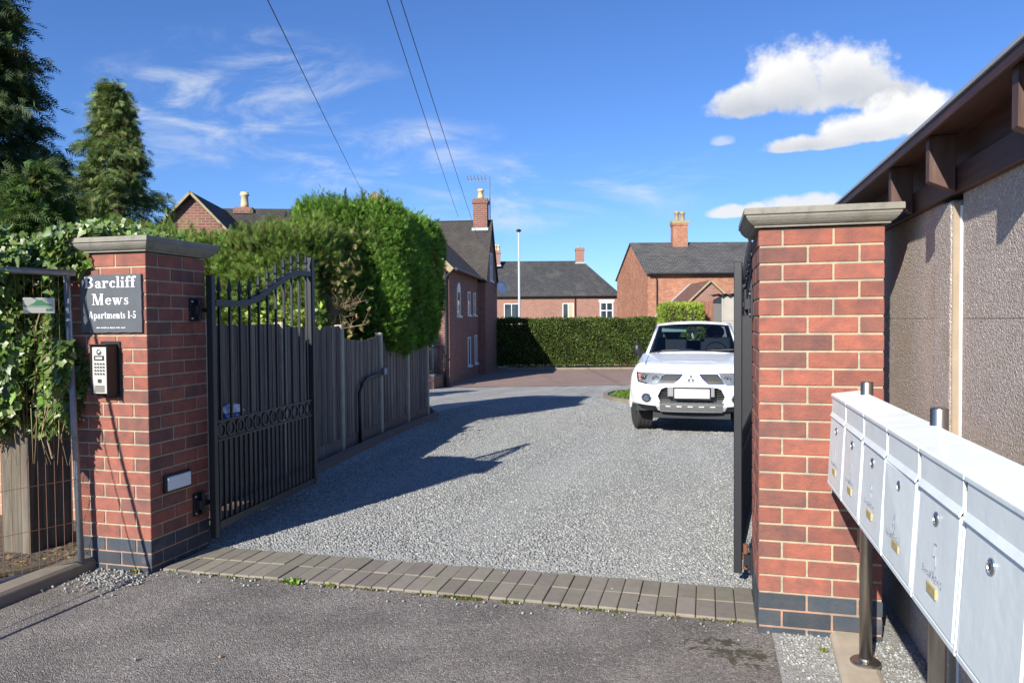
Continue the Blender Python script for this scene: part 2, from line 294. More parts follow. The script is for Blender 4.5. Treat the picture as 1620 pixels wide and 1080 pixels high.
# ---------------------------------------------------------------- mesh builder
class MB:
    def __init__(s): s.v = []; s.f = []; s.c = []; s.m = []; s.cc = (1, 1, 1); s.mi = 0
    def add(s, vs, fs, c=None, mi=None):
        o = len(s.v); s.v += [tuple(x) for x in vs]
        for f in fs: s.f.append(tuple(o+i for i in f)); s.c.append(c or s.cc); s.m.append(s.mi if mi is None else mi)
        return s
    def box(s, x0, x1, y0, y1, z0, z1, c=None, M=None, mi=None):
        vs = [(x, y, z) for z in (z0, z1) for y in (y0, y1) for x in (x0, x1)]
        if M is not None: vs = [M @ Vector(v) for v in vs]
        return s.add(vs, [(0, 2, 3, 1), (4, 5, 7, 6), (0, 1, 5, 4), (2, 6, 7, 3), (0, 4, 6, 2), (1, 3, 7, 5)], c, mi)
    def prism(s, poly, a, b, f3, c=None, mi=None):
        """poly 2D points, extruded from a to b; f3(u,v,w)->xyz"""
        n = len(poly); vs = [f3(u, v, a) for u, v in poly]+[f3(u, v, b) for u, v in poly]
        fs = [tuple(range(n))[::-1], tuple(range(n, 2*n))]+[(i, (i+1) % n, n+(i+1) % n, n+i) for i in range(n)]
        return s.add(vs, fs, c, mi)
    def tube(s, pts, r, n=8, c=None, cap=True, mi=None):
        pts = [Vector(p) for p in pts]; rr = r if isinstance(r, (list, tuple)) else [r]*len(pts)
        vs = []; prev = None
        for i, p in enumerate(pts):
            t = (pts[min(i+1, len(pts)-1)]-pts[max(i-1, 0)]).normalized()
            a = prev if prev is not None else (Vector((0, 0, 1)) if abs(t.z) < .9 else Vector((1, 0, 0)))
            a = (a-t*a.dot(t)).normalized(); prev = a; b = t.cross(a)
            for k in range(n):
                th = 2*PI*k/n+PI/n; vs.append(p+(a*math.cos(th)+b*math.sin(th))*rr[i])
        fs = [(i*n+k, i*n+(k+1) % n, (i+1)*n+(k+1) % n, (i+1)*n+k) for i in range(len(pts)-1) for k in range(n)]
        if cap: fs += [tuple(range(n))[::-1], tuple((len(pts)-1)*n+k for k in range(n))]
        return s.add(vs, fs, c, mi)
    def lathe(s, prof, o=(0, 0, 0), n=16, M=None, c=None, mi=None):
        """prof: (r, z) pairs round the z axis"""
        vs = []
        for r, z in prof:
            for k in range(n):
                v = Vector((r*math.cos(2*PI*k/n), r*math.sin(2*PI*k/n), z))
                if M is not None: v = M @ v
                vs.append(v+Vector(o))
        fs = [(i*n+k, i*n+(k+1) % n, (i+1)*n+(k+1) % n, (i+1)*n+k) for i in range(len(prof)-1) for k in range(n)]
        fs += [tuple(range(n))[::-1], tuple((len(prof)-1)*n+k for k in range(n))]
        return s.add(vs, fs, c, mi)
    def build(s, name, mats, parent=None, smooth=False, bevel=0., seg=1, loc=None, recalc=True):
        me = bpy.data.meshes.new(name); me.from_pydata(s.v, [], s.f)
        for x in ([mats] if isinstance(mats, str) else mats): me.materials.append(MATS[x])
        if len(me.polygons) != len(s.f): print('WARN faces', name)
        me.polygons.foreach_set('material_index', s.m)
        ca = me.color_attributes.new('col', 'FLOAT_COLOR', 'CORNER')
        lt = [len(f) for f in s.f]
        arr = np.repeat(np.array([(*c, 1) for c in s.c], dtype=np.float32), lt, axis=0); ca.data.foreach_set('color', arr.ravel())
        if recalc:
            bm = bmesh.new(); bm.from_mesh(me); bmesh.ops.recalc_face_normals(bm, faces=bm.faces); bm.to_mesh(me); bm.free()
        boxuv(me)
        if smooth: me.polygons.foreach_set('use_smooth', [True]*len(me.polygons))
        o = bpy.data.objects.new(name, me); C.objects.link(o)
        if parent: o.parent = parent
        if loc: o.location = loc
        if bevel:
            md = o.modifiers.new('bevel', 'BEVEL'); md.width = bevel; md.segments = seg; md.limit_method = 'ANGLE'; md.angle_limit = R(40)
        return o
def boxuv(me):
    n = len(me.loops)
    if not n: return
    uvl = me.uv_layers.new(name='UVMap')
    vco = np.empty(len(me.vertices)*3, np.float32); me.vertices.foreach_get('co', vco); vco = vco.reshape(-1, 3)
    vi = np.empty(n, np.int32); me.loops.foreach_get('vertex_index', vi)
    me.update()
    nn = np.empty(len(me.polygons)*3, np.float32); me.polygons.foreach_get('normal', nn); nn = nn.reshape(-1, 3)
    lt = np.empty(len(me.polygons), np.int32); me.polygons.foreach_get('loop_total', lt)
    N = np.repeat(nn, lt, axis=0); P_ = vco[vi]
    T = np.stack([-N[:, 1], N[:, 0], np.zeros(n)], 1); L = np.linalg.norm(T, axis=1)
    flat = L < .15; T[flat] = (1, 0, 0); L[flat] = 1; T /= L[:, None]
    B = np.cross(N, T)
    u = (P_*T).sum(1); v = (P_*B).sum(1)
    uvl.data.foreach_set('uv', np.stack([u, v], 1).astype(np.float32).ravel())
def tag(o, label=None, cat=None, group=None, kind=None):
    for k, v in (('label', label), ('category', cat), ('group', group), ('kind', kind)):
        if v: o[k] = v
    return o
def thing(name, label, cat, loc=(0, 0, 0), group=None, rz=0.):
    o = bpy.data.objects.new(name, None); C.objects.link(o); o.location = loc; o.rotation_euler = (0, 0, rz); return tag(o, label, cat, group)
def bx(name, mt, parent, *b, bevel=0., c=None): return MB().box(*b, c=c).build(name, mt, parent, bevel=bevel)
# fast builder for foliage, stones, grass
def scatter(name, mt, tv, tf, pos, X, Y, Z, scl, col, parent=None, mi=None, extra=None, smooth=False):
    """tv (k,3) template vertices, tf list of faces (all same size); pos (n,3), axes (n,3) each, scl (n,), col (n,3)"""
    n, k = len(pos), len(tv); tv = np.asarray(tv, np.float32); tf = np.asarray(tf, np.int32)
    V_ = pos[:, None, :]+scl[:, None, None]*(tv[None, :, 0:1]*X[:, None, :]+tv[None, :, 1:2]*Y[:, None, :]+tv[None, :, 2:3]*Z[:, None, :])
    V_ = V_.reshape(-1, 3); Fc = (tf[None]+(np.arange(n)*k)[:, None, None]).reshape(-1, tf.shape[1])
    me = bpy.data.meshes.new(name); nf, fs = Fc.shape
    cols = np.repeat(col, tf.shape[0], axis=0)
    cl = np.repeat(np.concatenate([cols, np.ones((nf, 1))], 1), fs, axis=0)
    me.vertices.add(len(V_)); me.vertices.foreach_set('co', V_.astype(np.float32).ravel())
    me.loops.add(nf*fs); me.loops.foreach_set('vertex_index', Fc.ravel())
    me.polygons.add(nf); me.polygons.foreach_set('loop_start', np.arange(nf)*fs); me.polygons.foreach_set('loop_total', np.full(nf, fs))
    me.update(calc_edges=True)
    ca = me.color_attributes.new('col', 'FLOAT_COLOR', 'CORNER'); ca.data.foreach_set('color', cl.astype(np.float32).ravel())
    me.materials.append(MATS[mt])
    if smooth: me.polygons.foreach_set('use_smooth', [True]*nf)
    o = bpy.data.objects.new(name, me); C.objects.link(o)
    if parent: o.parent = parent
    return o
def nrm(a): return a/np.maximum(np.linalg.norm(a, axis=1, keepdims=True), 1e-6)
def frames(d, up=None):
    """orthonormal axes with Y along d and random roll"""
    d = nrm(d); r = rng.normal(size=d.shape) if up is None else up
    X = nrm(np.cross(d, r)); return X, d, np.cross(X, d)
# templates: Y is the growing direction
def spray(n=4, w=.075):
    v = []; f = []
    def tri(ax, ay, bx_, by, wd, z):
        d = Vector((bx_-ax, by-ay)); p = Vector((-d.y, d.x)).normalized()*wd; o = len(v)
        v.extend([(ax-p.x, ay-p.y, 0), (ax+p.x, ay+p.y, 0), (bx_, by, z)]); f.append((o, o+1, o+2))
    tri(0, 0, 0, 1.0, w*.6, .05)
    for i in range(n):
        y = .08+i*.8/n; L = .50*(1-.6*i/n)
        for sgn in (-1, 1): tri(0, y, sgn*L*.75, y+L*.85, w*.6, -.12+.06*(i % 2))
    return v, f
SPR = spray(4); SPRB = spray(3, .2)
LEAF = ([(0, 0, 0), (.32, .45, .06), (0, 1, 0), (-.32, .45, .06)], [(0, 1, 2, 3)])
IVY = ([(0, .05, 0), (.30, -.12, .04), (.52, .22, .05), (.26, .40, .0), (0, .98, .06), (-.26, .40, 0), (-.52, .22, .05), (-.30, -.12, .04)], [(0, 1, 2, 3), (0, 3, 4, 5), (0, 5, 6, 7)])
def tone(n, base, var=.35, hue=.1):
    b = np.array(base)[None, :]*np.exp(rng.normal(0, var, (n, 1))); b = b*np.exp(rng.normal(0, hue, (n, 3))); return np.clip(b, 0, 1)
# ---------------------------------------------------------------- ground
YS = [-400, 4.5, 11, 24, 37.5, 50, 500]; ZS = [0, 0, -.15, -.70, -.74, -3.2, -3.2]
def zg(y): return float(np.interp(y, YS, ZS))
def sheet(name, mt, xl, xr, ys, off, parent=None, kind='structure'):
    """strip of ground between x=xl(y) and x=xr(y) following the fall of the land"""
    mb = MB(); nx = 6
    for j, y in enumerate(ys):
        a = xl(y) if callable(xl) else xl; b = xr(y) if callable(xr) else xr
        for i in range(nx+1): mb.v.append((a+(b-a)*i/nx, y, zg(y)+off))
    for j in range(len(ys)-1):
        for i in range(nx):
            o = j*(nx+1)+i; mb.f.append((o, o+1, o+nx+2, o+nx+1)); mb.c.append((1, 1, 1)); mb.m.append(0)
    o = mb.build(name, mt, parent); o['kind'] = kind; return o
sheet('ground', 'lawn', -400, 400, [-60, 0, 4.5, 7, 11, 17, 24, 30, 37.5, 44, 50, 120, 500], -.012)
sheet('asphalt_road', 'asphalt', lambda y: -3.68, .95, [-20, 0, 2, 3, 3.9], .0)
def fline(y): return -4.28-.136*(y-7.6)          # fence line
def xdl(y):                                       # left edge of the drive
    return np.interp(y, [3.8, 4.3, 6, 13.3, 15.2, 17.5, 24, 34], [-3.3, -3.35, fline(6)+.14, fline(13.3)+.13, fline(15)-.5, -8.6, -8.4, -9.8])
sheet('gravel_drive', 'gravel', lambda y: float(xdl(y)), lambda y: float(np.interp(y, [4, 8, 10, 40], [.94, .94, 2.6, 8])), [3.9, 4.4, 5, 6, 7, 8, 9, 10, 11, 12, 13, 13.5, 14.2, 15.2, 16.5, 17.5, 19, 21, 24, 27], .004)
sheet('right_verge_gravel', 'gravel', .30, .94, [1.0, 2, 3, 3.55, 3.9], .006)
sheet('left_verge_soil', 'earth', -9, -3.80, [-1, 1, 2, 3, 4, 5], .01)
# far parking area in red block paving
def pavefn(g, p, oc):
    brickfn((.33, .225, .185), (.28, .19, .16), (.18, .135, .11), bw=.2, rh=.1, ms=.008, dark=(.18, .13, .10), bumpd=.003)(g, p, oc)
mat('block_paving', rough=.85, fn=pavefn)
mb = MB()
fp = [(-8.4, 23.6), (-6.76, 24.2), (-4.5, 24.9), (-2.4, 25.9), (2, 27.0), (9, 29), (9, 39), (-1.5, 36), (-10.5, 32.9), (-9.6, 29)]
mb.add([(x, y, zg(y)+.012) for x, y in fp], [tuple(range(len(fp)))]); o = mb.build('block_paving', 'block_paving'); o['kind'] = 'structure'
# paver threshold: 100 mm blocks in two rows
mb = MB()
for i in range(35):
    x = -3.245+i*.0995
    for r_ in (0, 1):
        t = random.uniform(.85, 1.12); w_ = random.uniform(-.002, .002); g_ = random.uniform(0, 1)
        c = (.225*t, (.192+.01*g_)*t, (.158-.01*g_)*t)
        yo = .02*math.sin(i*.35)*0+random.uniform(-.003, .003)
        mb.box(x+.0015, x+.0978, 3.895+r_*.235+yo, 3.895+r_*.235+.231+yo, -.06, .016+w_+random.uniform(0, .004), c)
mb.box(-3.245, .236, 3.893, 4.37, -.08, .006, (.08, .07, .05))
o = mb.build('paver_strip', 'paver', bevel=.006, seg=2); o['kind'] = 'structure'
# stones: one loose layer on the drive's near part, thinning with distance
def icostone():
    bm = bmesh.new(); bmesh.ops.create_icosphere(bm, subdivisions=1, radius=.5)
    v = [tuple(x.co) for x in bm.verts]; f = [tuple(y.index for y in x.verts) for x in bm.faces]; bm.free(); return v, f
IV, IF = icostone()
CV = [(-.5, -.4, -.3), (.45, -.5, -.3), (.5, .4, -.3), (-.4, .5, -.3), (-.35, -.3, .32), (.3, -.38, .4), (.4, .25, .28), (-.25, .4, .36)]
CF = [(4, 5, 6, 7), (0, 1, 5, 4), (1, 2, 6, 5), (2, 3, 7, 6), (3, 0, 4, 7)]
def stones(name, pts, smin, smax, cols=None, sink=.15, tv=CV, tf=CF):
    n = len(pts); s = rng.uniform(smin, smax, n)
    d = rng.normal(size=(n, 3)); d[:, 2] *= .35; Xa, Ya, Za = frames(d, np.tile([0, 0, 1.], (n, 1))+rng.normal(0, .35, (n, 3)))
    Za = np.where(Za[:, 2:3] < 0, -Za, Za)
    p = pts.copy(); p[:, 2] += s*sink
    if cols is None:
        g_ = rng.uniform(.20, .37, (n, 1)); cols = g_*np.array([[.98, 1.0, .95]])
        k = rng.random(n) < .02; cols[k] = rng.uniform(.40, .55, (k.sum(), 1))*np.array([[1, .97, .9]])
        k = rng.random(n) < .008; cols[k] = np.array([.30, .22, .16])
    return scatter(name, 'gravel_stone', tv, tf, p, Xa, Ya, Za, s, cols)
N = 120000
y = 4.36+(rng.random(N)**2.1)*15; x = rng.uniform(-5.2, 1.2, N)
k = (x > np.interp(y, [3.8, 4.3, 6, 13.3, 15.2], [-3.4, -3.4, fline(6)+.14, fline(13.3)+.13, fline(15)-.5])) & (x < np.interp(y, [4, 8, 10, 15], [.93, .93, 1.2, 1.2]))
pts = np.stack([x[k], y[k], np.interp(y[k], YS, ZS)+.006+np.sin(x[k]*5)*.002], 1)
tag(stones('gravel_stones', pts, .007, .0155, sink=.12), kind='stuff')
n = 5200
x = rng.uniform(.24, .93, n); yy = rng.uniform(1.6, 3.8, n); k = (x > .33+.0*yy) & ((x > .52) | (yy > 3.45) | (rng.random(n) < .12)) 
x2 = rng.normal(-3.45, .14, 380); y2 = rng.normal(3.68, .11, 380); k2 = (y2 < 3.82) & (x2 < -3.2) & (x2 > -3.68)
x3 = rng.uniform(-3.68, .3, 150); y3 = 3.895-np.abs(rng.normal(0, .07, 150))
x4 = rng.uniform(-3.3, .3, 14); y4 = rng.uniform(2.6, 4.3, 14)
px_ = np.concatenate([x[k], x2[k2], x3, x4]); py_ = np.concatenate([yy[k], y2[k2], y3, y4])
pts = np.stack([px_, py_, np.where((py_ > 3.9) & (py_ < 4.36) & (px_ < .24), .018, .008)], 1)
tag(stones('loose_chippings', pts, .005, .014), kind='stuff')
# ---------------------------------------------------------------- brick gate pillars
CO = .083
def pillar(name, label, x0, y0, wd, cap):
    t = thing(name, label, 'gate pillar', (x0, y0, 0), 'brick gate pillars')
    mb = MB(); st = .1025; L = (wd-st-.01-.01)/2
    for r_ in range(24):
        z0 = -.042+r_*CO; z1 = z0+CO-.010; blue = r_ < 3
        for side in range(4):
            for b in range(2):
                a0 = b*(L+.01)
                if r_ % 2 == 0: a0 = a0                     # pinwheel one way
                else: a0 = a0+st+.01                        # and the other
                a1 = a0+L
                if blue:
                    q = random.uniform(.85, 1.2); c = (.052*q, .058*q, .068*q)
                else:
                    q = random.uniform(.88, 1.10); k_ = random.random()
                    c = (.300*q, .100*q, .068*q) if k_ < .45 else ((.262*q, .090*q, .064*q) if k_ < .78 else (.195*q, .080*q, .062*q))
                j = random.uniform(-.0012, .0012); e0, e1 = 0+j, st
                if side == 0: b_ = (a0, a1, e0, e1)
                elif side == 1: b_ = (wd-e1, wd-e0, a0, a1)
                elif side == 2: b_ = (wd-a1, wd-a0, wd-e1, wd-e0)
                else: b_ = (e0, e1, wd-a1, wd-a0)
                mb.box(b_[0], b_[1], b_[2], b_[3], z0, z1, c)
    mb.build('brickwork', 'pillar_brick', t, bevel=.003)
    mb = MB(); i = .0045
    mb.box(i, wd-i, i, wd-i, -.06, -.042+3*CO-.006, (.36, .22, .155)); mb.box(i, wd-i, i, wd-i, -.042+3*CO-.006, 1.945, (.40, .33, .225))
    mb.build('mortar', 'pillar_brick', t)
    # moulded stone cap
    mb = MB(); prof = [(.022, 1.952), (.022, 1.962), (.030, 1.964), (.040, 1.972), (.052, 1.985), (.060, 1.998), (.062, 2.008), (.070, 2.010), (.070, 2.040)]
    rings = []
    for e, z in prof: rings.append([(-e, -e, z), (wd+e, -e, z), (wd+e, wd+e, z), (-e, wd+e, z)])
    rings.append([(.20, .20, 2.046), (wd-.20, .20, 2.046), (wd-.20, wd-.20, 2.046), (.20, wd-.20, 2.046)])
    vs = [p for r_ in rings for p in r_]; nr = len(rings)
    fs = [(i*4+k, i*4+(k+1) % 4, (i+1)*4+(k+1) % 4, (i+1)*4+k) for i in range(nr-1) for k in range(4)]+[(3, 2, 1, 0), tuple((nr-1)*4+k for k in range(4))]
    mb.add(vs, fs); mb.build('cap_stone', 'cast_stone', t, bevel=.002)
    return t
PW = .5525
pillar('gate_pillar', 'red brick gate pillar on the left carrying the slate name sign and the entry intercom', -3.27-PW, 3.83, PW, 1)
pillar('gate_pillar', 'sunlit red brick gate pillar on the right behind the row of white mailboxes', .236, 3.79, PW, 1)
# ---------------------------------------------------------------- slate sign, lettering drawn as thick and thin strokes
class Glyphs:
    def __init__(s, mb, f3): s.mb = mb; s.f3 = f3; s.k = 0
    def poly(s, pts, ox, oy, sc):
        s.k += 1; d = .0015+(s.k % 40)*.00004
        s.mb.prism([(ox+x*sc, oy+y_*sc) for x, y_ in pts], 0, d, s.f3)
    def rect(s, x0, y0, x1, y1, *o): s.poly([(x0, y0), (x1, y0), (x1, y1), (x0, y1)], *o)
    def line(s, xa, ya, xb, yb, wd, *o): s.poly([(xa-wd/2, ya), (xa+wd/2, ya), (xb+wd/2, yb), (xb-wd/2, yb)], *o)
    def arc(s, cx, cy, rx, ry, a0, a1, tv, th, *o):
        n = max(3, int(abs(a1-a0)/18)); 
        for i in range(n):
            q = []
            for a, inn in ((i, 0), (i+1, 0), (i+1, 1), (i, 1)):
                an = R(a0+(a1-a0)*a/n); q.append((cx+(rx-inn*tv)*math.cos(an), cy+(ry-inn*th)*math.sin(an)))
            s.poly(q, *o)
    def stem(s, x, y0, y1, o, bot=1, top=0, T=.16, h=.05, sv=.08):
        s.rect(x, y0, x+T, y1, *o)
        if bot: s.rect(x-sv, y0, x+T+sv, y0+h, *o)
        if top == 1: s.rect(x-sv, y1-h, x+T, y1, *o)
        if top == 2: s.rect(x-sv, y1-h, x+T+sv, y1, *o)
    def ch(s, c, ox, oy, sc):
        o = (ox, oy, sc); T = .16; h = .05; X = .62
        if c == 'B':
            s.stem(.12, 0, 1, o, 1, 2); s.rect(.2, .95, .45, 1, *o); s.rect(.2, .50, .45, .55, *o); s.rect(.2, 0, .45, .05, *o)
            s.arc(.45, .765, .27, .24, -90, 90, T, h, *o); s.arc(.45, .265, .31, .265, -90, 90, T+.01, h, *o); return .86
        if c == 'M':
            s.rect(.14, 0, .19, 1, *o); s.rect(.02, 0, .32, h, *o); s.rect(.02, .95, .3, 1, *o)
            s.line(.26, 1, .56, .0, T+.02, *o); s.line(.86, 1, .57, .0, .06, *o); s.stem(.82, 0, 1, o, 1, 2); return 1.14
        if c == 'A':
            s.line(.10, 0, .36, 1, .06, *o); s.line(.64, 0, .38, 1, T+.02, *o); s.rect(.2, .30, .54, .35, *o); s.rect(0, 0, .22, h, *o); s.rect(.48, 0, .80, h, *o); return .84
        if c in 'li':
            s.stem(.08, 0, 1.02 if c == 'l' else X, o, 1, 1)
            if c == 'i': s.arc(.16, .87, .1, .1, 0, 360, .1, .1, *o)
            return .34
        if c == 'f':
            s.rect(.1, 0, .1+T, .8, *o); s.rect(.02, 0, .36, h, *o); s.rect(.0, X-h, .38, X, *o); s.arc(.32, .80, .22, .23, 60, 180, T, h, *o); s.arc(.40, .92, .08, .08, 0, 360, .08, .08, *o); return .40
        if c == 't':
            s.rect(.1, .1, .1+T, .86, *o); s.rect(.0, X-h, .36, X, *o); s.arc(.26, .15, .16, .15, 180, 330, T, h, *o); return .40
        if c in 'rnm':
            s.stem(.08, 0, X, o, 1, 1)
            if c == 'r': s.arc(.40, .42, .2, .2, 60, 170, .08, h, *o); s.arc(.45, .53, .09, .09, 0, 360, .09, .09, *o); return .56
            s.arc(.34, .42, .22, .20, 0, 170, T, h, *o); s.rect(.40, 0, .56, .42, *o); s.rect(.32, 0, .64, h, *o)
            if c == 'm': s.arc(.70, .42, .22, .20, 0, 170, T, h, *o); s.rect(.76, 0, .92, .42, *o); s.rect(.68, 0, 1.0, h, *o); return 1.02
            return .68
        if c == 'p':
            s.stem(.08, -.28, X, o, 1, 1); s.arc(.36, .31, .26, .31, -120, 120, T, h, *o); return .66
        if c == 'c':
            s.arc(.30, .31, .27, .31, 50, 320, T, h, *o); s.arc(.42, .50, .08, .08, 0, 360, .08, .08, *o); return .56
        if c == 'e':
            s.arc(.30, .31, .27, .31, 0, 325, T, h, *o); s.rect(.1, .31, .55, .36, *o); return .60
        if c == 'a':
            s.arc(.24, .16, .20, .17, 60, 300, T-.02, h, *o); s.rect(.32, .0, .32+T, .45, *o); s.arc(.28, .44, .20, .18, 0, 160, T, h, *o); s.arc(.14, .47, .07, .07, 0, 360, .07, .07, *o)
            s.rect(.2, .31, .36, .35, *o); s.rect(.44, 0, .58, .05, *o); return .60
        if c == 's':
            s.arc(.23, .46, .17, .16, 40, 250, .07, h, *o); s.line(.36, .18, .12, .44, .17, *o); s.arc(.23, .16, .18, .16, -150, 60, .07, h, *o); s.rect(.05, 0, .08, .2, *o); s.rect(.36, .42, .39, .6, *o); return .48
        if c == 'w':
            s.line(.12, X, .28, 0, T, *o); s.line(.42, X, .30, 0, .05, *o); s.line(.42, X, .60, 0, T, *o); s.line(.78, X, .62, 0, .05, *o)
            for x_ in (.12, .42, .80): s.rect(x_-.13, X-h, x_+.13, X, *o)
            return .94
        if c == '1': s.stem(.14, 0, 1, o, 1, 1); return .46
        if c == '-': s.rect(.03, .30, .30, .38, *o); return .34
        if c == '5':
            s.rect(.12, .45, .16, .98, *o); s.rect(.12, .86, .48, .98, *o); s.arc(.26, .29, .27, .29, -150, 130, T, h, *o); s.arc(.1, .18, .08, .08, 0, 360, .08, .08, *o); return .6
        return .32
    def width(s, txt, sp=.03):
        mb, s.mb = s.mb, MB(); wsum = sum(s.ch(c, 0, 0, 1)+sp for c in txt)-sp; s.mb = mb; return wsum
    def text(s, txt, xc, y_, h, wtot, sp=.03):
        """centre xc, baseline y_, cap height h, total width wtot"""
        W = s.width(txt, sp); kx = wtot/(W*h); old = s.f3
        s.f3 = lambda u, v, w_: old(xc+(u-xc)*kx, v, w_)
        x = xc-W*h/2
        for c in txt: x += (s.ch(c, x, y_, h)+sp)*h
        s.f3 = old
t = thing('name_sign', 'square dark slate sign with white lettering fixed to the left brick pillar', 'sign', (-3.513, 3.83, 1.64))
sx0, sx1, sz0, sz1 = -.222, .222, -.175, .178
mb = MB(); ol = []
for i in range(60):
    a = i/60*4; s_ = int(a); q = a-s_; e = random.uniform(-.0025, .0015)
    ol.append([(sx0+(sx1-sx0)*q, sz0+e), (sx1+e, sz0+(sz1-sz0)*q), (sx1-(sx1-sx0)*q, sz1+e*.4), (sx0+e, sz1-(sz1-sz0)*q)][s_])
mb.prism(ol, 0, .016, lambda u, v, w_: (u, -w_, v)); mb.build('slate_plaque', 'slate_sign', t, bevel=.0015)
for a_ in (('Barcliff', -.004, .098, .066, .372), ('Mews', .0, -.005, .066, .272, .06), ('Apartments 1-5', .012, -.089, .044, .345)):
    mb = MB(); g_ = Glyphs(mb, lambda u, v, w_: (u, -.0157-w_, v)); g_.text(*a_); mb.build('lettering', 'white_letter', t)
mb = MB()
for i in range(34):
    if i not in (4, 12, 15, 22, 28): mb.box(-.105+i*.0062, -.101+i*.0062, -.0172, -.0155, -.148+random.uniform(-.0006, .001), -.143+random.uniform(-.0006, .002))
mb.build('small_print', 'white_letter', t)
# ---------------------------------------------------------------- intercom
t = thing('intercom', 'tall silver keypad intercom in a black weather hood on the left pillar', 'intercom', (-3.528, 3.83, 1.24))
bx('back_plate', 'black_plastic', t, -.072, .072, -.012, 0, -.172, .172, bevel=.004)
mb = MB(); mb.box(-.066, -.060, -.100, -.012, -.150, .150); mb.box(.050, .056, -.100, -.012, -.150, .150); mb.box(-.066, .056, -.108, -.012, .150, .157); mb.box(-.060, .050, -.06, -.012, -.157, -.150)
mb.build('hood', 'black_plastic', t, bevel=.002)
bx('panel', 'silver_panel', t, -.058, .048, -.092, -.02, -.140, .140, bevel=.003)
Mx = Matrix.Rotation(PI/2, 4, 'X')
MB().lathe([(.017, 0), (.017, .004), (.010, .008), (.0, .010)], (-.005, -.092, .110), 20, Mx).build('camera_lens', 'chrome', t, smooth=True)
bx('display', 'black_plastic', t, -.040, .030, -.095, -.092, .060, .088)
bx('display_glass', 'lead', t, -.030, .020, -.0962, -.095, .067, .081)
mb = MB()
for i in range(4):
    for j in range(4):
        if 1: mb.box(-.038+j*.020, -.026+j*.020, -.0975, -.0921, .034-i*.020, .045-i*.020)
mb.build('keypad', 'lock_metal', t, bevel=.001)
bx('call_button', 'lock_metal', t, -.018, .010, -.096, -.092, -.075, -.052, bevel=.002)
mb = MB()
for i in range(7): mb.box(-.040, .030, -.0935, -.0921, -.130+i*.006, -.127+i*.006)
mb.build('speaker_slots', 'black_plastic', t)
# bulkhead light on the pillar's inner face
t = thing('bulkhead_light', 'small white rectangular light low on the shaded side of the left pillar', 'light', (-3.27, 4.06, .52))
bx('housing', 'black_plastic', t, 0, .022, -.122, .122, -.055, .055, bevel=.004); bx('diffuser', 'white_plastic', t, .022, .030, -.108, .108, -.043, .043, bevel=.004)
# ---------------------------------------------------------------- gates
def bracket(parent, x, y, z, sgn):
    mb = MB(); mb.box(min(x, x+sgn*.014), max(x, x+sgn*.014), y-.05, y+.05, z-.075, z+.075); mb.box(min(x, x+sgn*.05), max(x, x+sgn*.05), y-.012, y+.012, z-.02, z+.03)
    mb.tube([(x+sgn*.035, y, z-.06), (x+sgn*.035, y, z+.085)], .014, 10); mb.box(min(x+sgn*.02, x+sgn*.11), max(x+sgn*.02, x+sgn*.11), y-.01, y+.075, z-.012, z+.012)
    mb.build('hinge_bracket', 'black_iron', parent, bevel=.002)
def gate(label, hinge, end, ztop0, ztop1, sgn):
    hx, hy = hinge; ex, ey = end; L = math.hypot(ex-hx, ey-hy); rz = math.atan2(ey-hy, ex-hx)
    t = thing('driveway_gate', label, 'gate', (hx, hy, 0), 'driveway gate leaves', rz)
    z0 = .135
    def curve(s):                                  # top rail: low and flat near the hinge, an S up to the free end
        q = min(max((s-.22*L)/(.66*L), 0), 1); q = q*q*(3-2*q); return 1.655+.275*q-.03*max(0, (s/L-.88)/.12)*0
    bx('hinge_post', 'black_iron', t, -.022, .022, -.022, .022, z0-.05, ztop0, bevel=.003)
    bx('end_post', 'black_iron', t, L-.025, L+.025, -.025, .025, z0, ztop1, bevel=.003)
    mb = MB(); n = 30
    for i in range(n):
        s0, s1 = .03+(L-.055)*i/n, .03+(L-.055)*(i+1)/n
        a, b = curve(s0), curve(s1)
        mb.add([(s0, -.02, a-.025), (s0, .02, a-.025), (s0, .02, a+.02), (s0, -.02, a+.02), (s1, -.02, b-.025), (s1, .02, b-.025), (s1, .02, b+.02), (s1, -.02, b+.02)],
               [(0, 4, 5, 1), (1, 5, 6, 2), (2, 6, 7, 3), (3, 7, 4, 0)])
    mb.build('top_rail', 'black_iron', t)
    bx('bottom_rail', 'black_iron', t, .03, L-.025, -.02, .02, z0, z0+.05, bevel=.002)
    bx('band_rail', 'black_iron', t, .03, L-.025, -.012, .012, .848, .862); bx('band_rail', 'black_iron', t, .03, L-.025, -.012, .012, .722, .736)
    nb = 11
    for i in range(nb):
        s = .03+(L-.055)*(i+.5)/nb
        mb = MB(); ct = curve(s); mb.box(s-.008, s+.008, -.008, .008, .862, ct+.07)
        mb.lathe([(.008, 0), (.016, .006), (.016, .012), (.008, .018)], (s, 0, ct+.025), 8)
        mb.lathe([(.006, 0), (.019, .022), (.015, .045), (.0015, .11)], (s, 0, ct+.065), 8); mb.build('bar', 'black_iron', t)
    for i in range(22):
        s = .03+(L-.055)*(i+.5)/22; bx('lower_bar', 'black_iron', t, s-.008, s+.008, -.008, .008, z0+.05, .722)
    nr_ = 12
    for i in range(nr_):
        s = .03+(L-.055)*(i+.5)/nr_; mb = MB(); n = 20; ro, ri = .054, .040
        vs = []
        for k in range(n):
            a = 2*PI*k/n
            for r_, y_ in ((ro, -.008), (ro, .008), (ri, .008), (ri, -.008)): vs.append((s+r_*math.cos(a), y_, .792+r_*math.sin(a)))
        mb.add(vs, [(k*4+j, k*4+(j+1) % 4, ((k+1) % n)*4+(j+1) % 4, ((k+1) % n)*4+j) for k in range(n) for j in range(4)]); mb.build('ring', 'black_iron', t)
    return t
gl = gate('black iron gate leaf standing open beside the left pillar and the dark timber fence', (-3.19, 4.33), (-3.285, 5.80), 1.835, 2.07, 1)
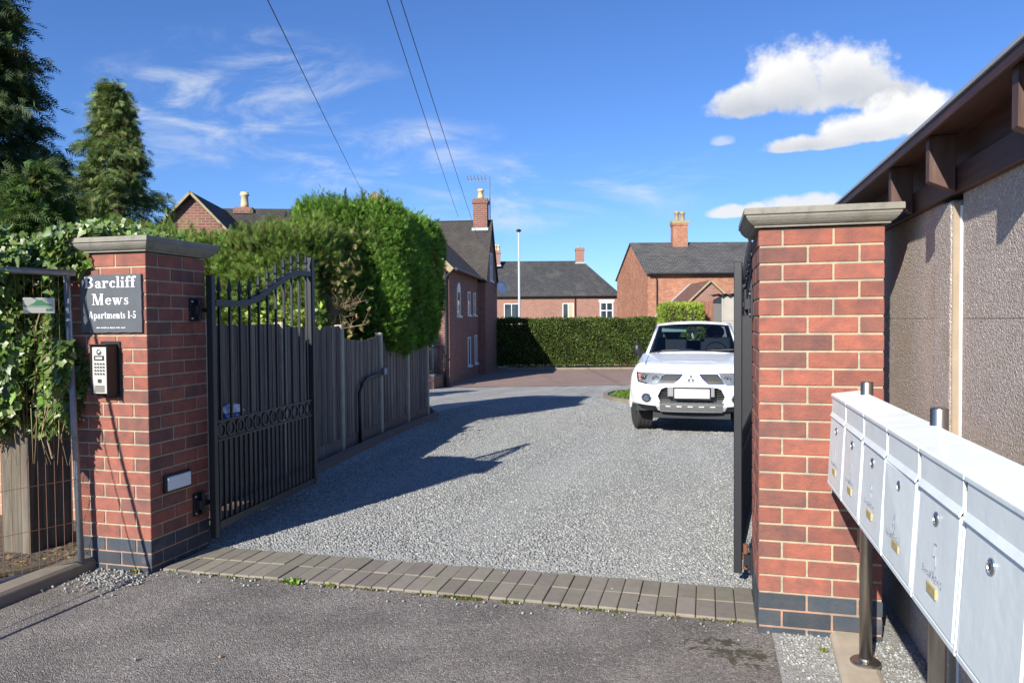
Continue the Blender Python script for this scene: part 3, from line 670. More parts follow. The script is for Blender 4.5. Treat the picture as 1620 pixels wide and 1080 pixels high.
gr = gate('black iron gate leaf folded back edge-on against the right brick pillar', (.165, 4.42), (.315, 5.88), 1.84, 2.07, -1)
def hb(px, py, z, sgn, rust=False):
    t = thing('hinge', 'x', 'gate hinge', (px, py, z)); mb = MB()
    mb.box(0 if sgn > 0 else -.014, .014 if sgn > 0 else 0, -.052, .052, -.075, .075); mb.box(min(0, sgn*.045), max(0, sgn*.045), -.035, -.010, -.03, .03)
    mb.build('plate', 'black_iron', t, bevel=.002)
    mb = MB(); mb.tube([(sgn*.035, .01, -.06), (sgn*.035, .01, .08)], .013, 10); mb.box(min(0, sgn*.05), max(0, sgn*.05), .005, .07, -.014, .014); mb.build('pin', 'rust' if rust else 'black_iron', t)
    mb = MB()
    for a, b in ((-.04, -.055), (.04, -.055), (-.04, .055), (.04, .055)): mb.lathe([(.008, 0), (.008, .006), (.004, .01)], (sgn*.014, a, b), 6, Matrix.Rotation(sgn*PI/2, 4, 'Y'))
    mb.build('bolts', 'lock_metal', t); return t
for (a, b, z, s_, l, r_) in ((-3.27, 4.265, 1.605, 1, 'upper black hinge on the inner side of the left pillar', False), (-3.27, 4.265, .325, 1, 'lower black hinge on the inner side of the left pillar', False),
                        (.236, 4.30, 1.60, -1, 'upper black hinge on the inner side of the right pillar', False), (.236, 4.30, .20, -1, 'lower rusty hinge near the foot of the right pillar', True)):
    hb(a, b, z, s_, r_)['label'] = l
# ---------------------------------------------------------------- right side: rendered wall with timber eaves
WX = .93
t = thing('rendered_wall', 'pebbledashed concrete panel wall running behind the right pillar and the mailboxes', 'wall', (WX, 0, 0))
mb = MB()
for y0_, y1_ in ((3.42, 8.2), (.4, 3.18)):
    for z0_, z1_ in ((-.2, 1.5135), (1.515, 2.02)):
        mb.box(0, .16, y0_, y1_, z0_, z1_)
mb.build('wall_panel', 'pebbledash', t, bevel=.002)
bx('backing', 'pebbledash', t, .006, .10, .4, 8.2, -.2, 1.95)
mb = MB(); mb.box(-.035, .16, 3.20, 3.42, -.2, 1.965); mb.build('concrete_post_face', 'pebbledash', t, bevel=.012, seg=3)
mb = MB(); mb.box(-.031, .12, 3.186, 3.20, -.2, 1.955); mb.build('concrete_post_edge', 'post_concrete', t, bevel=.004)
mb = MB(); mb.tube([(-.002, 3.183, .0), (-.004, 3.182, .6), (-.001, 3.184, 1.0), (-.004, 3.182, 1.5), (-.002, 3.183, 1.94)], .007, 6); mb.build('sealant', 'white_sealant', t)
t = thing('timber_eaves', 'dark brown stained timber eaves and fascia above the pebbledashed wall', 'roof eaves', (WX, 0, 0))
bx('wall_plate', 'stained_beam', t, -.03, .05, .2, 8.2, 1.985, 2.085, bevel=.003)
bx('back_board', 'stained_beam', t, .0, .03, .2, 8.2, 2.09, 2.24)
for yb in (3.76, 3.15, 2.31, 5.6, 7.2):
    if yb > 4: mb = MB(); mb.box(-.125, -.03, yb, yb+.045, 2.01, 2.20)
    else: mb = MB(); mb.prism([(-.125, 2.03), (-.034, 1.99), (-.034, 2.202), (-.125, 2.202)], yb, yb+.045, lambda u, v, w_: (u, w_, v))
    mb.build('upright', 'stained_upright', t, bevel=.002)
bx('soffit', 'stained_beam', t, -.13, .10, .2, 6.4, 2.203, 2.213)
bx('fascia', 'stained_beam', t, -.146, -.131, .2, 6.4, 2.192, 2.232, bevel=.003)
bx('roof_sheet', 'lead', t, -.152, 3.0, .2, 6.4, 2.233, 2.245)
# ---------------------------------------------------------------- mailboxes
def textmesh(txt, size, off=-.002):
    cu = bpy.data.curves.new('t', 'FONT'); cu.body = txt; cu.size = size; cu.offset = off; cu.extrude = .0003; cu.shear = .3; cu.resolution_u = 2
    o = bpy.data.objects.new('t', cu); C.objects.link(o); bpy.context.view_layer.update()
    me = bpy.data.meshes.new_from_object(o.evaluated_get(bpy.context.evaluated_depsgraph_get())); C.objects.unlink(o); bpy.data.objects.remove(o); return me
BL = .362
DIG = {'1': [[(0, .6), (.15, 1), (.15, 0)]], '2': [[(0, .8), (.15, 1), (.35, .85), (.3, .5), (0, 0), (.4, .02)]],
       '3': [[(0, .95), (.25, 1), (.38, .8), (.15, .55), (.4, .3), (.25, 0), (0, .08)]], '4': [[(.25, 1), (0, .35), (.42, .38)], [(.27, .62), (.25, 0)]],
       '5': [[(.08, 1), (.04, .55), (.28, .6), (.38, .3), (.2, 0), (0, .1)], [(.08, 1), (.4, 1.03)]]}
def mailbox(i, yfar, ytext, label, dark=False):
    """i-th box; local x = out of the face (towards -X world), y along the row"""
    t = thing('mailbox', label, 'mailbox', (.55, yfar-BL, .78), 'white mailboxes on two posts')
    # body: face leans out a little at the foot
    x0b, x0t = -.022, .0; dx = .095
    mb = MB()
    mb.prism([(x0b+.014, 0), (x0t+.012, .395), (x0t+dx, .40), (x0t+dx, .0)], .004, BL-.004, lambda u, v, w_: (u, w_, v)); mb.build('casing', 'white_box_paint', t, bevel=.004, seg=2)
    # lipped edges either side of the door
    mb = MB()
    for a in (.004, BL-.016): mb.prism([(x0b-.004, 0), (x0t-.004, .36), (x0t+.012, .36), (x0b+.016, 0)], a, a+.012, lambda u, v, w_: (u, w_, v))
    mb.prism([(x0b-.004, -.006), (x0b-.004, .010), (x0b+.03, .010), (x0b+.03, -.006)], .004, BL-.004, lambda u, v, w_: (u, w_, v))
    mb.build('edge_trim', 'white_box_paint', t, bevel=.002)
    tw = random.uniform(-.004, .004) + (.010 if i == 4 else 0)
    mb = MB(); za, zb = .014, .300; fx = lambda z: x0b+(x0t-x0b)*z/.4
    mb.add([(fx(za)-.006, .020, za), (fx(za)-.006, BL-.020, za), (fx(zb)-.006-tw, BL-.020, zb), (fx(zb)-.006, .020, zb), (fx(za)+.008, .020, za), (fx(za)+.008, BL-.020, za), (fx(zb)+.008, BL-.020, zb), (fx(zb)+.008, .020, zb)],
           [(0, 1, 2, 3), (4, 7, 6, 5), (0, 4, 5, 1), (1, 5, 6, 2), (2, 6, 7, 3), (3, 7, 4, 0)]); mb.build('door', 'white_box_paint', t, bevel=.003, seg=2)
    # posting flap with a kicked-out lower lip
    mb = MB(); mb.prism([(-.001, .385), (-.004, .318), (-.015, .300), (-.018, .303), (-.009, .322), (-.008, .386)], .012, BL-.012, lambda u, v, w_: (u, w_, v)); mb.build('flap', 'white_box_paint', t, bevel=.001)
    # roof lid
    mb = MB(); mb.prism([(-.012, .386), (-.012, .398), (-.006, .402), (.112, .418), (.112, .404)], -.001+.002, BL-.002, lambda u, v, w_: (u, w_, v)); mb.build('lid', 'white_box_paint', t, bevel=.002, seg=2)
    yc = BL/2; M_ = Matrix.Rotation(-PI/2, 4, 'Y')
    lk = MB().lathe([(.017, 0), (.017, .003), (.013, .006), (.0125, .004), (.0, .004)], (fx(.255)-.0065, yc, .255), 20, M_).build('lock', 'lock_metal', t, smooth=False)
    mb = MB(); mb.box(fx(.255)-.0118, fx(.255)-.0100, yc-.0016, yc+.0016, .249, .261); mb.build('keyhole', 'black_plastic', lk)
    if i <= 5:
        mb = MB(); zz = .080; mb.box(fx(zz)-.011, fx(zz)-.0055, yc-.038, yc+.038, zz-.013, zz+.013); mb.build('name_plate', 'brass_plate', t, bevel=.002)
        # handwriting
        mb = MB(); s_ = .055 if i < 5 else .07
        for st_ in DIG[str(i)]: hw_ = (.010+abs(tw))*.55 if i == 4 else max(0, tw)*.5; mb.tube([(fx(.12+b*s_)-.0068-hw_, yc+.012-a*s_, .122+b*s_) for a, b in st_], .0013, 4)
        o_ = mb.build('handwritten_number', 'pencil', t)
        me = textmesh('Barcliff MEWS', .028, -.0006 if i < 5 else -.0004); me.materials.append(MATS['pencil'])
        o = bpy.data.objects.new('handwriting', me); C.objects.link(o); o.parent = t
        o.matrix_local = Matrix.Translation((fx(.104)-.0070-((.010+abs(tw))*.5 if i == 4 else max(0, tw)*.45), yc+.095, .102)) @ Matrix(((0, 0, -1, 0), (-1, 0, 0, 0), (0, 1, 0, 0), (0, 0, 0, 1)))
    return t
lab = ['farthest white mailbox of the row, in front of the brick pillar, marked 1', 'second white mailbox from the brick pillar, marked 2', 'third white mailbox from the brick pillar, marked 3',
       'white mailbox marked 4 with its door slightly sprung open', 'white mailbox marked 5 in large handwriting above a brass plate', 'nearest white mailbox, without number or brass plate, at the right frame edge']
yb = 3.64
for i in range(6):
    mailbox(i+1, yb-i*(BL+.002), None, lab[i])
for (x_, y_, l) in ((.655, 3.47, 'brushed steel post carrying the far end of the mailbox row, flanged foot on the kerb'), (.672, 2.50, 'brushed steel post behind the mailboxes numbered 3 and 4')):
    t = thing('mailbox_post', l, 'post', (x_, y_, 0), 'steel mailbox posts')
    MB().lathe([(.0255, 0), (.0255, 1.245), (.023, 1.25)], n=20).build('pole', 'steel', t, smooth=True).data.polygons[-1].use_smooth = False
    MB().lathe([(.062, .038), (.062, .048), (.055, .054), (.030, .056), (.028, .064)], n=24).build('base_flange', 'steel', t)
mb = MB(); mb.prism([(-.09, -.05), (.09, -.05), (.085, .055), (.06, .07), (-.06, .07), (-.085, .055)], 0, 1.0, lambda u, v, w_: (u, w_, v))
o = mb.build('kerb_stone', 'pale_kerb', None, bevel=.01, seg=2, loc=(.60, 2.95, -.03)); o.rotation_euler = (0, 0, R(-3)); tag(o, 'short pale concrete kerb stone lying at the foot of the right pillar', 'kerb stone')
# left kerb
mb = MB(); mb.prism([(0, -.05), (.12, -.05), (.12, .055), (.10, .075), (0, .085)], 0, 3.6, lambda u, v, w_: (u, w_, v))
o = mb.build('kerb_stone', 'concrete_kerb', None, bevel=.008, seg=2, loc=(-3.80, .28, 0)); tag(o, 'long worn concrete kerb edging the road on the left, ending at the pillar', 'kerb stone')
o.rotation_euler = (0, 0, 0)
# ---------------------------------------------------------------- left: wire fence panel, wooden post, brick wall, debris
t = thing('mesh_fence_panel', 'galvanised tube frame fence panel with rusty wire mesh, overgrown with ivy', 'fence', (-3.70, 3.74, 0))
ux, uy = -.49, -.91                                # direction of the panel towards the left
def fpnt(s, z): return (ux*s*.86, uy*s, z)
mb = MB(); mb.tube([fpnt(0, .05), (-.06, 0, 1.84)], .019, 12); mb.build('upright', 'galvanised', t, smooth=True)
mb = MB(); mb.tube([fpnt(0, 1.825), fpnt(1.4, 1.84)], .019, 12); mb.build('top_tube', 'galvanised', t, smooth=True)
mb = MB(); mb.tube([fpnt(0, .06), fpnt(1.4, .075)], .019, 12); mb.build('bottom_tube', 'galvanised', t, smooth=True)
mb = MB()
for i in range(1, 31): mb.tube([fpnt(i*.045, .07), fpnt(i*.045+random.uniform(-.004, .004), 1.0), fpnt(i*.045, 1.83)], .0016, 4)
for z in (.32, .58, .83, 1.08, 1.33, 1.58): mb.tube([fpnt(0, z), fpnt(.7, z+random.uniform(-.01, .01)), fpnt(1.4, z)], .0016, 4)
mb.build('wire_mesh', 'rusty_wire', t)
t = thing('label_plate', 'small white plate with a green emblem hanging on the ivy-covered fence', 'sign', (-3.765, 3.545, 1.628), None, R(58))
bx('plate', 'cream_plastic', t, -.080, .080, -.004, 0, -.045, .045, bevel=.002)
mb = MB(); mb.prism([(-.050, .004), (-.03, .012), (-.012, .030), (.012, .034), (.032, .016), (.05, .010), (.068, .008), (.068, .002), (.02, .003), (-.02, .002)], .004, .0055, lambda u, v, w_: (u, -w_, v))
for a in range(3): mb.box(.034+a*.012, .042+a*.012, -.0055, -.004, -.032, -.016)
mb.box(-.06, .070, -.0052, -.004, -.006, -.003); mb.build('emblem', 'green_print', t)
mb = MB(); mb.lathe([(.005, 0), (.005, .004)], (-.072, -.003, 0), 10, Mx); mb.build('screw', 'rust', t)
o = MB().box(-.11, .11, 0, .36, -.1, 1.7).build('timber_post', 'weathered_post', None, bevel=.006, loc=(-4.43, 3.95, 0)); tag(o, 'thick weathered grey timber post behind the wire fence, left of the pillar', 'post')
o = MB().box(-8.5, -4.35, 4.75, 4.97, -.1, 1.25).build('garden_wall', 'orange_brick', None, bevel=.004); tag(o, 'sunlit orange brick garden wall behind the timber post on the left', 'wall')
mb = MB()
for a, b, rz_, c in ((-3.97, 3.35, 1.2, (1.3, 1.2, .8)), (-4.02, 3.62, 1.05, (.9, .8, .6)), (-3.90, 3.70, 1.3, (.6, .6, .5))):
    mb.box(-.22, .22, -.03, .03, .0, .028, c, Matrix.Translation((a, b, .02)) @ Matrix.Rotation(rz_, 4, 'Z') @ Matrix.Rotation(.05, 4, 'Y'))
o = mb.build('timber_offcuts', 'weathered_post', None, bevel=.004); tag(o, 'weathered timber offcuts lying between the kerb and the wire fence', 'timber offcuts')
n = 700; pts = np.stack([rng.uniform(-4.6, -3.82, n), rng.uniform(2.9, 4.2, n), np.full(n, .012)], 1)
cl = tone(n, (.30, .23, .13), .4, .12); d = rng.normal(size=(n, 3)); d[:, 2] *= .2; Xa, Ya, Za = frames(d, np.tile([0, 0, 1.], (n, 1)))
tag(scatter('dead_leaves', 'grass_blade', *LEAF, pts, Xa, Ya, Za, rng.uniform(.02, .05, n), cl), kind='stuff')
# two cables hanging beside the road just left of the picture, whose shadows cross the kerb and the pillar
for dx_, r_, l in ((0, .013, 'dark drooping cable just left of the picture, its shadow crossing the left pillar'), (-.10, .004, 'thin cable beside the thicker one just left of the picture')):
    mb = MB(); mb.tube([(-3.34+dx_, 2.30, 0), (-3.547+dx_, 2.80, .59), (-3.83+dx_, 2.50, 1.5), (-4.03+dx_*1.2, 2.29, 2.27), (-4.25+dx_*1.4, 1.95, 2.95), (-4.6, .8, 4.2)], r_, 6)
    o = mb.build('cable', 'black_plastic'); tag(o, l, 'cable', 'cables beside the road')
# ---------------------------------------------------------------- timber fence with concrete posts
fence_pts = [5.25, 6.73, 8.42, 10.05, 11.55, 12.95]
t = thing('timber_fence', 'dark weathered close-board fence along the left of the drive behind the open gate', 'fence', (0, 0, 0))
fdir = Vector((-.136, 1, 0)).normalized(); fnv = Vector((1, .136, 0)).normalized()
def fM(y_): M_ = Matrix.Translation((fline(y_), y_, zg(y_))); return M_ @ Matrix.Rotation(math.atan(.136), 4, 'Z')
for i in range(len(fence_pts)-1):
    ya, ybb = fence_pts[i], fence_pts[i+1]; Lf = (ybb-ya)/fdir.y; n = int(Lf/.088); mb = MB(); M_ = fM(ya)
    zt = 1.52 if i < 2 else 1.34+.02*i
    dz = zg(ybb)-zg(ya)
    for k in range(n):
        a0, a1 = .05+(Lf-.1)*k/n, .05+(Lf-.1)*(k+1)/n-.002; q = random.uniform(.65, 1.3)
        dip = 0 if i != 2 else -.05*math.sin(PI*(k+.5)/n)+.03
        zb_ = .16+dz*(k/n)*.6
        ce = (q, q*random.uniform(.93, 1.02), q*random.uniform(.88, 1))
        x0_ = .0 if k % 2 else .006
        mb.box(x0_, x0_+.012, a0, a1+.006, zb_, zt+dip+random.uniform(-.004, .004)-(.0 if i < 2 else 0), ce, M_)
    mb.box(-.03, -.002, .05, Lf-.05, .35, .43, (1, 1, 1), M_); mb.box(-.03, -.002, .05, Lf-.05, 1.05, 1.13, (1, 1, 1), M_)
    mb.build('fence_panel', 'fence_board', t)
    mb = MB(); mb.add([M_ @ Vector(v) for v in [(-.02, .05, -.12+0), (.028, .05, -.12), (.028, Lf-.05, -.12+dz), (-.02, Lf-.05, -.12+dz), (-.02, .05, .165), (.028, .05, .165), (.028, Lf-.05, .165+dz*.6), (-.02, Lf-.05, .165+dz*.6)]],
                      [(0, 1, 2, 3), (4, 7, 6, 5), (0, 4, 5, 1), (1, 5, 6, 2), (2, 6, 7, 3), (3, 7, 4, 0)]); mb.build('gravel_board', 'brown_kerb' if i > 1 else 'fence_board', t)
for i, y_ in enumerate(fence_pts):
    h = 1.575 if i < 3 else (1.49 if i == 3 else 1.44)
    MB().box(-.05, .05, -.05, .05, -.2, h, None, fM(y_)).build('concrete_post', 'pale_kerb', t, bevel=.012)
# edging kerb in front of the fence
mb = MB(); kp = [(5.0, .32), (6.5, .30), (7.52, .27), (8.97, .25), (10.5, .25), (11.6, .26), (12.8, .25), (13.4, .12), (13.9, -.15)]
for i in range(len(kp)-1):
    (ya, oa), (yb_, ob) = kp[i], kp[i+1]; L_ = []
    for y_, o_ in ((ya, oa), (yb_, ob)):
        for dx_, z_ in ((0, -.08), (0, .065), (-.07, .085), (-.085, .085), (-.09, -.08)): L_.append((fline(y_)+o_+dx_, y_, zg(y_)+z_))
    mb.add(L_, [(j, (j+1) % 5, 5+(j+1) % 5, 5+j) for j in range(5)]+[(4, 3, 2, 1, 0), (5, 6, 7, 8, 9)])
o = mb.build('kerb_edging', 'brown_kerb'); tag(o, 'low brown kerb edging between the gravel drive and the foot of the timber fence', 'kerb edging')
sheet('planting_strip', 'earth', lambda y: fline(y), lambda y: fline(y)+.2, [5, 7, 9, 11, 13.2], .02)
t = thing('post_light', 'small square light on a concrete fence post beside a bent dark pipe', 'light', (fline(10.05)+.05, 10.05, zg(10.05)+.93))
bx('housing', 'galvanised', t, .0, .06, -.05, .05, -.05, .05, bevel=.006)
mb = MB(); mb.tube([(fline(9.0)+.06, 9.0, zg(9)), (fline(9.0)+.06, 9.0, .60), (fline(9.1)+.06, 9.12, .70), (fline(9.3)+.06, 9.32, .755), (fline(9.95)+.06, 9.95, .775)], .022, 10)
o = mb.build('bent_pipe', 'black_iron', None, smooth=True); tag(o, 'bent dark pipe rising up the timber fence to the post light', 'pipe')
# blue and white bag caught on the fence behind the gate
bm = bmesh.new(); bmesh.ops.create_icosphere(bm, subdivisions=3, radius=.12)
mb = MB(); nf = np.random.default_rng(3)
vs = []
for v in bm.verts:
    c_ = v.co; k_ = 1+.16*math.sin(c_.x*60+c_.z*40)+.12*math.sin(c_.y*75+1.3*c_.z*50); vs.append((c_.x*.42*k_, c_.y*1.1*k_, c_.z*.55*k_))
fs = [tuple(x.index for x in f.verts) for f in bm.faces]; cen = [f.calc_center_median() for f in bm.faces]; bm.free()
mb.add(vs, fs); mb.m = [1 if c_.z > -.01 else 0 for c_ in cen]
o = mb.build('plastic_bag', ['blue_plastic', 'white_plastic'], None, loc=(fline(5.6)+.075, 5.6, .76)); tag(o, 'crumpled blue and white plastic bag against the timber fence behind the gate', 'bag')
# ---------------------------------------------------------------- vegetation builders
def surf_box(n, x0, x1, y0, y1, z0, z1, sides='fblrt'):
    """random points and outward normals on faces of a box: f=-y b=+y l=-x r=+x t=+z"""
    fa = {'f': (x1-x0)*(z1-z0), 'b': (x1-x0)*(z1-z0), 'l': (y1-y0)*(z1-z0), 'r': (y1-y0)*(z1-z0), 't': (x1-x0)*(y1-y0), 'u': (x1-x0)*(y1-y0)}
    A = sum(fa[s] for s in sides); P_, N_ = [], []
    for s in sides:
        m_ = int(n*fa[s]/A); a, b = rng.random(m_), rng.random(m_)
        X_ = x0+(x1-x0)*a; Y_ = y0+(y1-y0)*(b if s in 'tu' else a); Z_ = z0+(z1-z0)*b
        if s == 'f': p, q = (X_, np.full(m_, y0), Z_), (0, -1, 0)
        elif s == 'b': p, q = (X_, np.full(m_, y1), Z_), (0, 1, 0)
        elif s == 'l': p, q = (np.full(m_, x0), Y_, Z_), (-1, 0, 0)
        elif s == 'r': p, q = (np.full(m_, x1), Y_, Z_), (1, 0, 0)
        elif s == 't': p, q = (X_, Y_, np.full(m_, z1)), (0, 0, 1)
        else: p, q = (X_, Y_, np.full(m_, z0)), (0, 0, -1)
        P_.append(np.stack(p, 1)); N_.append(np.tile(np.array(q, float), (m_, 1)))
    return np.concatenate(P_), np.concatenate(N_)
def lump(P_, N_, amp, f):
    s = np.sin(P_[:, 0]*f+1.1)*np.sin(P_[:, 2]*f*1.15+.5)+np.sin(P_[:, 1]*f*.9+2)*np.sin(P_[:, 2]*f*1.7+P_[:, 0]*f*.5)+.6*np.sin(P_[:, 0]*f*2.3+P_[:, 1]*f*2.7+P_[:, 2]*f*2.1)
    return P_+N_*(amp*s)[:, None]
def hedge(name, label, cat, box, n, size, base, M_=None, tmpl=SPR, mt='conifer_leaf', sides='fblrt', upw=.6, rough_=.09, amp=.06, lf=2.6, topfuzz=0., group=None, round_=.0, core=.16, holes=0.):
    t = thing(name, label, cat, (0, 0, 0), group)
    P_, N_ = surf_box(n, *box, sides=sides); n = len(P_)
    if round_:
        x0, x1, y0, y1, z0, z1 = box
        for ax, (a, b) in enumerate(((x0, x1), (y0, y1), (z0, z1))):
            pass
        lo = np.array([x0, y0, z0])+round_; hi = np.array([x1, y1, z1])-round_; q = np.clip(P_, lo, hi); d_ = P_-q; L_ = np.linalg.norm(d_, axis=1, keepdims=True)
        P_ = q+d_/np.maximum(L_, 1e-6)*round_; N_ = d_/np.maximum(L_, 1e-6)
    P_ = lump(P_, N_, amp, lf)+N_*(-np.abs(rng.normal(0, rough_, (n, 1))))
    if holes:
        hn = np.sin(P_[:, 0]*7.3+1.7*np.sin(P_[:, 2]*3.1))*np.sin(P_[:, 2]*6.1+2*np.sin(P_[:, 0]*2.3+P_[:, 1]*3))*np.sin(P_[:, 1]*5.7+P_[:, 0]*2.2+1); P_ = P_-N_*(np.clip(hn-.25, 0, 1)*holes*.35)[:, None]
    if topfuzz:
        k = N_[:, 2] > .5; P_[k, 2] += np.abs(rng.normal(0, topfuzz, k.sum()))
    d = N_*.8+rng.normal(0, .55, (n, 3))+np.array([0, 0, upw])
    if M_ is not None:
        A = np.array(M_.to_3x3()); T_ = np.array(M_.translation); P_ = P_ @ A.T+T_; d = d @ A.T; N_ = N_ @ A.T
    Xa, Ya, Za = frames(d, N_+rng.normal(0, .5, (n, 3)))
    s = rng.uniform(size[0], size[1], n)
    cl = tone(n, base, .30, .08); patch = .5+.5*np.sin(P_[:, 0]*3.1+P_[:, 2]*4.3+np.sin(P_[:, 1]*2.7)*2); cl *= (.82+.36*patch)[:, None]
    kk = rng.random(n) < .02; cl[kk] = np.array([.17, .10, .04])
    o = scatter('foliage', mt, *tmpl, P_, Xa, Ya, Za, s, cl, t)
    x0, x1, y0, y1, z0, z1 = box; q = core
    MB().box(x0+q, x1-q, y0+q, y1-q, z0+q*.6, z1-q, None, M_).build('solid_core', 'brown_core', t, bevel=round_*.8 if round_ else .05, seg=3)  # added solid core to block see-through, dark dead-twig brown
    return t
HG = (.112, .215, .028)
MF = Matrix.Translation((-4.67, 10.15, 0)) @ Matrix.Rotation(math.atan(.136), 4, 'Z')
ht = hedge('conifer_hedge', 'tall clipped block of green conifer hedge overhanging the timber fence, one side in shade', 'hedge', (-1.5, .34, 0, 3.3, 1.02, 3.26), 68000, (.05, .11), HG, MF, round_=.38, topfuzz=.07, amp=.06, sides='flrtu', holes=.5)
h2 = hedge('conifer_hedge', 'lower feathery conifer hedge behind the open gate, left of the tall clipped block', 'hedge', (-5.2, .6, 0, 1.6, .8, 2.58), 60000, (.06, .13), (.115, .175, .030), Matrix.Translation((-5.5, 8.6, 0)) @ Matrix.Rotation(R(4), 4, 'Z'), round_=.3, topfuzz=.12, amp=.09, sides='flrt', holes=.5)
# feathery tips growing out of the hedge tops (part of the hedges)
def tips(parent, pts, L, base=(.10, .14, .035), n=26):
    P_, D_, S_ = [], [], []
    for p in pts:
        ln = random.uniform(*L); lean = Vector((random.uniform(-.5, .5), random.uniform(-.4, .4), 1)).normalized()
        for i in range(n):
            q = i/n; b = Vector(p)+lean*ln*q; P_.append(b); D_.append(lean+Vector((random.uniform(-1, 1), random.uniform(-1, 1), random.uniform(-.2, .6)))*.9); S_.append(.13*(1-.6*q))
    P_ = np.array(P_); Xa, Ya, Za = frames(np.array(D_)); scatter('leading_shoots', 'conifer_leaf', *SPR, P_, Xa, Ya, Za, np.array(S_), tone(len(P_), base, .3, .08), parent)
tp = [MF @ Vector((random.uniform(-1.3, .1), random.uniform(.1, 1.6), 3.22)) for _ in range(26)]; tips(ht, tp, (.10, .34))
tips(h2, [Vector((-5.5+random.uniform(-5, .5), 8.6+random.uniform(-.3, 1.2), 2.52)) for _ in range(40)], (.12, .42), n=20, base=(.14, .18, .04))
# yellowing dead patch beside the clipped block
t = thing('dead_shrub', 'bare straw-coloured shrub against the hedge beside the free end of the open gate', 'shrub', (-5.0, 9.2, 0))
mb = MB()
for i in range(46):
    a = random.uniform(-.9, .9); b = random.uniform(-.3, .3); L_ = random.uniform(.5, 1.25); p0 = Vector((random.uniform(-.12, .12), 0, 1.15)); p1 = p0+Vector((a*.25, b*.2, L_*.5)); p2 = p0+Vector((a*.75, b*.5, L_*.62+(.4 if abs(a) < .4 else 0)*L_))
    mb.tube([p0, p1, p2], [.008, .005, .002], 5)
    for k in range(4): q = p1.lerp(p2, random.random()); mb.tube([q, q+Vector((random.uniform(-.16, .16), random.uniform(-.1, .1), random.uniform(0, .2)))], [.003, .001], 4)
mb.tube([(0, 0, -.1), (0, 0, 1.2)], [.03, .012], 6); mb.build('stems', 'twig', t)
n = 650; P_ = rng.normal(size=(n, 3))*np.array([.26, .12, .42])+np.array([-5.0, 9.2, 1.75]); Xa, Ya, Za = frames(rng.normal(size=(n, 3))+np.array([0, 0, .8]))
o = scatter('dry_foliage', 'conifer_leaf', *SPR, P_, Xa, Ya, Za, rng.uniform(.05, .11, n), tone(n, (.24, .20, .08), .35, .1)); o.parent = t; o.matrix_parent_inverse = Matrix.Translation((5.0, -9.2, 0))
# big-leaved shrub seen through the gate
t = thing('leafy_shrub', 'yellow-green broad-leaved shrub peeping over the fence behind the gate bars', 'shrub', (0, 0, 0))
n = 190; P_ = rng.normal(size=(n, 3))*np.array([.22, .12, .10])+np.array([-4.62, 7.6, 1.56]); Xa, Ya, Za = frames(rng.normal(size=(n, 3))*np.array([1, 1, .5])+np.array([0, -.4, .3]))
scatter('foliage', 'ivy_leaf', *LEAF, P_, Xa, Ya, Za, rng.uniform(.05, .10, n), tone(n, (.22, .27, .05), .3, .1), t)
MB().tube([(-4.62, 7.6, -.1), (-4.62, 7.6, 1.5)], .015, 6).build('stem', 'bark', t)
# far clipped hedge at the end of the drive
MH = Matrix.Translation((-8.65, 33.35, -.74)) @ Matrix.Rotation(yaw, 4, 'Z')
hedge('privet_hedge', 'long clipped green hedge across the end of the drive in front of the houses', 'hedge', (-1.2, 11.0, 0, 1.3, .10, 2.27), 62000, (.05, .11), (.075, .115, .022), MH @ Matrix.Translation((0, 0, 0)), tmpl=LEAF, mt='hedge_leaf', sides='fltr', amp=.035, lf=3.2, rough_=.10, upw=.25, round_=.16, core=.2, topfuzz=.04)
mb = MB(); mb.box(-.3, 8.6, -.28, -.12, -.05, .10, None, MH); o = mb.build('kerb_edging', 'concrete_kerb', bevel=.02); tag(o, 'pale concrete kerb along the foot of the far clipped hedge', 'kerb edging')
# conifers on the left
def conifer(label, x, y_, h, r0, n, base, zmin=.15, droop=.35, size=(.16, .34), seed=1, layers=34, var=.22, pw=.78):
    t = thing('conifer_tree', label, 'tree', (x, y_, zg(y_)), 'conifers on the left'); rs = np.random.default_rng(seed)
    MB().tube([(0, 0, -.2), (.03, 0, h*.5), (0, 0, h*.97)], [.14, .09, .012], 8).build('trunk', 'bark', t)
    mb = MB(); P_, D_ = [], []
    nb = layers*7
    per = n//nb
    for i in range(nb):
        q = (i+rs.random())/nb; z = h*(zmin+(1-zmin)*q**.9); ang = rs.random()*2*PI
        rad = r0*(1-q)**pw*rs.uniform(1-var*1.2, 1+var*.6)+.06; tip = Vector((math.cos(ang)*rad, math.sin(ang)*rad, z-droop*rad*.55+.10*rad))
        mid = Vector((math.cos(ang)*rad*.55, math.sin(ang)*rad*.55, z+.10*rad)); b0 = Vector((0, 0, z-.05*rad))
        mb.tube([b0, mid, tip], [.022*(1-q)+.006, .012*(1-q)+.004, .002], 5)
        for k in range(per):
            s_ = rs.uniform(.25, 1.0)**.7; p = (b0.lerp(mid, s_*2) if s_ < .5 else mid.lerp(tip, s_*2-1)); w_ = .10+.20*rad*(1-abs(s_-.6))
            P_.append(p+Vector((rs.normal()*w_*.6, rs.normal()*w_*.6, rs.normal()*.06-abs(rs.normal())*.10)))
            D_.append(Vector((math.cos(ang), math.sin(ang), -.5))+Vector((rs.normal(), rs.normal(), rs.normal()*.6-.25))*.55)
    mb.build('limbs', 'bark', t)
    P_ = np.array(P_); Xa, Ya, Za = frames(np.array(D_)); m_ = len(P_)
    cl = tone(m_, base, .32, .08); k = rng.random(m_) < .10; cl[k] = tone(k.sum(), (.13, .125, .04), .25, .06)
    scatter('crown', 'conifer_leaf', *SPR, P_, Xa, Ya, Za, rng.uniform(*size, m_), cl, t); return t
